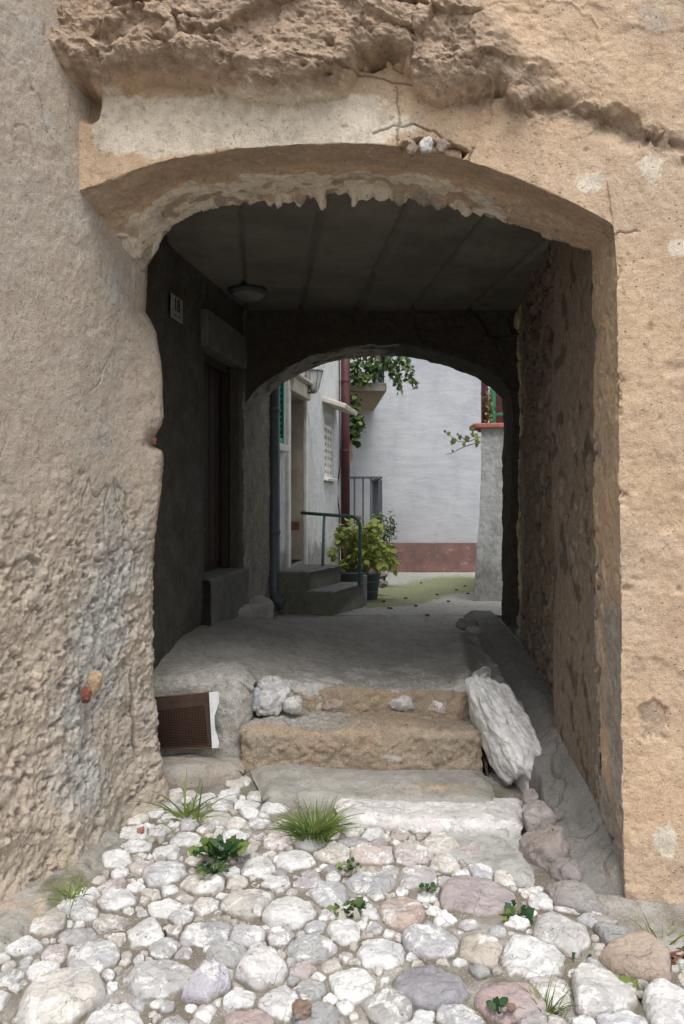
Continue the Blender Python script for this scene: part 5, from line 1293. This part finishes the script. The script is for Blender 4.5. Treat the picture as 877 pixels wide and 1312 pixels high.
foliage(cl_, .062, M['ivy'], 'leaves', iv, 1, .5, 21, True, .8); stems('stem', iv, st_, .006, M['twig'])
iv2 = empty('climbing_plant', at(446, 570, 11.2), 'leafy climber hanging under the canopy behind the maroon downpipe', 'climber'); cl_ = []; st_ = []
for k in range(20): cl_.append((at(rr3.uniform(440, 458), rr3.uniform(508, 552), 11.45), .08, 10))
trail([(450, 520), (460, 535), (463, 548)], 11.45, 5, .06); trail([(446, 540), (453, 558), (458, 562)], 11.45, 5, .04)
foliage(cl_, .085, M['ivy'], 'leaves', iv2, 1, .5, 22, False, .75); stems('stem', iv2, st_ + [[at(444, 640, 11.3), at(447, 590, 11.4), at(450, 520, 11.45)]], .008, M['twig'])
m = MB(); m.box(at(446, 575, 12.2), (.14, .05, .36)); sg = m.build('shutter_panel', mat_simple('salmon_panel', (.5, .36, .29), (.4, .28, .22), 10, .7), None, bevel=.005); sg2 = tag(sg, 'narrow salmon panel seen just right of the maroon downpipe', 'panel')
m = MB(); m.tube([at(446, 560, 12.3), at(446, 720, 12.3)], .03, 8); tag(m.build('support_post', M['iron'], None, True), 'thin post holding the salmon panel behind the downpipe', 'post')

# ------------------------------------------------------------------ GARDEN WALL (right)
gw = empty('garden_wall', (1.9, 8.8, -1.03), 'pale grey cement garden wall with terracotta coping right of the courtyard', 'wall')
x0t, x0b, x1 = X(617, 8.7), X(607.5, 8.7), 3.4; zt = at(0, 548, 8.7)[2]
nu, nv = 170, 150
Ug, Vg = np.meshgrid(np.linspace(0, 1, nu), np.linspace(0, 1, nv), indexing='ij')
Zg = -1.15 + (zt + 1.15) * Vg; xl_ = x0b + (x0t - x0b) * sstep(0, .8, Vg)
def gwall(Xg, Yg): 
    Q = np.stack([Xg, Yg, Zg], -1); return Q
Qf = gwall(xl_ + (x1 - xl_) * Ug ** 1.5, 8.7 + 0 * Ug); Qs = gwall(xl_ + .7 * (1 - Ug), 8.7 + 3.4 * (1 - Ug))
Q = np.concatenate([Qs[:-1], Qf], 0); nn = normals(Q); nn *= np.sign((nn[-50:] * np.array((0, -1, 0))).sum(-1).mean())
Q = Q + nn * (.012 * fbm(Q * 4, 4) + .006 * fbm(Q * 22, 3))[..., None]
px, py = pix(Q)
link('wall', Q, grid_faces(*Q.shape[:2]), M['garden'], gw, True, dict(pale=.3 + 0 * px, grey=.8 * sstep(650, 770, py), rough=.5 * sstep(620, 640, px + .1 * (py - 600)), moss=.3 * sstep(740, 780, py), cav=0 * px))
m = MB(); m.box(((x0t - .07 + x1) / 2, 8.83, zt + .03), (x1 - x0t + .09, .36, .05), [np.array((1, 0, .012)), np.array((0, 1, 0)), np.array((0, 0, 1))]); m.box((x1 / 2 + x0t / 2, 8.86, zt - .005), (x1 - x0t - .01, .30, .04)); m.build('coping', M['terracotta'], gw, bevel=.012)
bf = empty('board_fence', (1.8, 9.0, zt + .06), 'maroon wooden board fence standing on the garden wall', 'fence')
m = MB(); m.box((X(621, 9.0), 9.0, zt + .33), (.062, .06, .56)); m.build('post', M['maroon'], bf, bevel=.004)
m = MB(); m.box((X(621, 9.0) + .01, 9.0, zt + .625), (.16, .16, .03)); m.box((X(621, 9.0), 9.0, zt + .65), (.09, .09, .02)); m.build('post_cap', M['maroon'], bf, bevel=.006)
for k in range(7): m = MB(); m.box((X(642, 9.05) + k * .125, 9.06, zt + .36), (.11, .025, .62)); m.build('board', M['maroon'], bf, bevel=.004)
gt = empty('gate_frame', (1.9, 8.9, zt + .06), 'green painted metal gate frame in front of the maroon boards', 'gate')
m = MB(); zg0 = zt + .06; m.box((X(632, 8.9), 8.9, zg0 + .24), (.05, .04, .50)); m.box((X(668, 8.9), 8.9, zg0 + .24), (.05, .04, .50)); m.box((X(650, 8.9), 8.9, zg0 + .095), (X(668, 8.9) - X(632, 8.9) - .052, .03, .028)); m.box((X(650, 8.9), 8.9, zg0 + .475), (X(668, 8.9) - X(632, 8.9) - .052, .03, .028)); m.build('frame', M['gate_green'], gt, bevel=.004)
dv_ = empty('dry_vine', (X(626, 8.88), 8.88, zt + .06), 'dry brown vine tangled round the fence post', 'vine'); st_ = []
for k in range(34):
    a = [at(626 + rr3.uniform(-4, 5), 543 - t * 46, 8.9 + rr3.uniform(-.06, .06)) for t in np.linspace(rr3.uniform(0, .4), rr3.uniform(.5, 1), 5)]; st_.append(a)
stems('stem', dv_, st_, .004, M['dry_vine'])
foliage([(at(625 + rr3.uniform(-4, 6), rr3.uniform(500, 540), 8.88), .05, 5) for _ in range(16)], .035, M['vine'], 'leaves', dv_, 1, .4, 41)
vb_ = empty('vine_branch', at(612, 570, 8.64), 'vine branch with a few broad leaves reaching left from the garden wall', 'vine')
br = [[at(616, 560, 8.66), at(600, 566, 8.6), at(588, 566, 8.58), at(570, 553, 8.55)], [at(616, 566, 8.66), at(596, 572, 8.6), at(578, 581, 8.56), at(571, 582, 8.55)], [at(600, 566, 8.6), at(592, 560, 8.6), at(585, 557, 8.58)]]
stems('stem', vb_, br, .005, M['twig'])
V = []; Fs = []; T = []; r_ = np.random.default_rng(8)
for (a, b, s_) in ((584, 567, .085), (590, 561, .06), (600, 563, .075), (604, 558, .06), (609, 560, .08), (594, 570, .05), (576, 556, .05), (570, 553, .035), (606, 551, .055), (580, 578, .03), (612, 571, .05), (586, 557, .03), (610, 567, .06)):
    leaf(V, Fs, T, at(a, b, 8.56) + (0, 0, s_ / 2), np.array((r_.normal() * .4, -.2, -1.)), np.array((r_.normal() * .4, -1., .4)), s_, s_ * .8, r_.random(), .15, True)
link('leaves', np.array(V), Fs, M['vine'], vb_, True, dict(tone=T))
# fallen leaves on the courtyard paving
for k, (a, b) in enumerate(((533, 778), (548, 790), (500, 781), (560, 763), (585, 757), (520, 768), (596, 752), (575, 772), (610, 756), (492, 772), (540, 748), (600, 762))):
    Yq = .99 * F / (b - HY) * (1 + .0)
    Yq = (.985 - .219) / ((b - HY) / F - .03)
    o = flat_chip('fallen_leaf', a, b, Yq, .045, .03, M['dark_leaf'], 'dark curled fallen leaf lying on the courtyard paving', 'leaf', .012, 20 + k, .008, 7); o['group'] = 'fallen leaves on the courtyard paving'

# ------------------------------------------------------------------ CAMERA AND LIGHT
cd = bpy.data.cameras.new('camera'); cam = bpy.data.objects.new('camera', cd); COL.objects.link(cam); scene.camera = cam
cam.location = (0, 0, EYE); cam.rotation_euler = (math.radians(90), 0, 0)
cd.sensor_fit = 'VERTICAL'; cd.sensor_height = 36; cd.lens = 36 * F / 1312
cd.shift_y = -(1312 / 2 - HY) / 1312; cd.shift_x = -(CX - 438.5) / 1312
cd.clip_start = .05; cd.clip_end = 500
wd = bpy.data.worlds.new('World'); scene.world = wd; wd.use_nodes = True
nt = wd.node_tree; bg = nt.nodes['Background']; sk = nt.nodes.new('ShaderNodeTexSky'); sk.sky_type = 'NISHITA'; sk.sun_disc = False
ELEV, AZ = 63, 174    # the overcast glow comes from behind the camera and a little to its right
sk.sun_elevation = math.radians(ELEV); sk.sun_rotation = math.radians(AZ); sk.air_density = 1.2; sk.dust_density = 4.0; sk.ozone_density = 1.0
hs = nt.nodes.new('ShaderNodeHueSaturation'); hs.inputs['Saturation'].default_value = .28
nt.links.new(sk.outputs[0], hs.inputs['Color']); nt.links.new(hs.outputs[0], bg.inputs[0]); bg.inputs[1].default_value = .15; hs.inputs['Value'].default_value = 1.55
sl = bpy.data.lights.new('sun', 'SUN'); sun = bpy.data.objects.new('sun', sl); COL.objects.link(sun)
sl.energy = 1.6; sl.angle = math.radians(26); sl.color = (1, .985, .955)
az = math.radians(AZ); el = math.radians(ELEV)
sd = Vector((math.sin(az) * math.cos(el), math.cos(az) * math.cos(el), math.sin(el)))
sun.rotation_euler = sd.to_track_quat('Z', 'Y').to_euler(); sun.location = sd * 20
scene.view_settings.view_transform = 'Standard'; scene.view_settings.look = 'None'; scene.view_settings.exposure = 0; scene.view_settings.gamma = 1
scene.cycles.max_bounces = 8; scene.cycles.diffuse_bounces = 4
scene.cycles.use_denoising = True
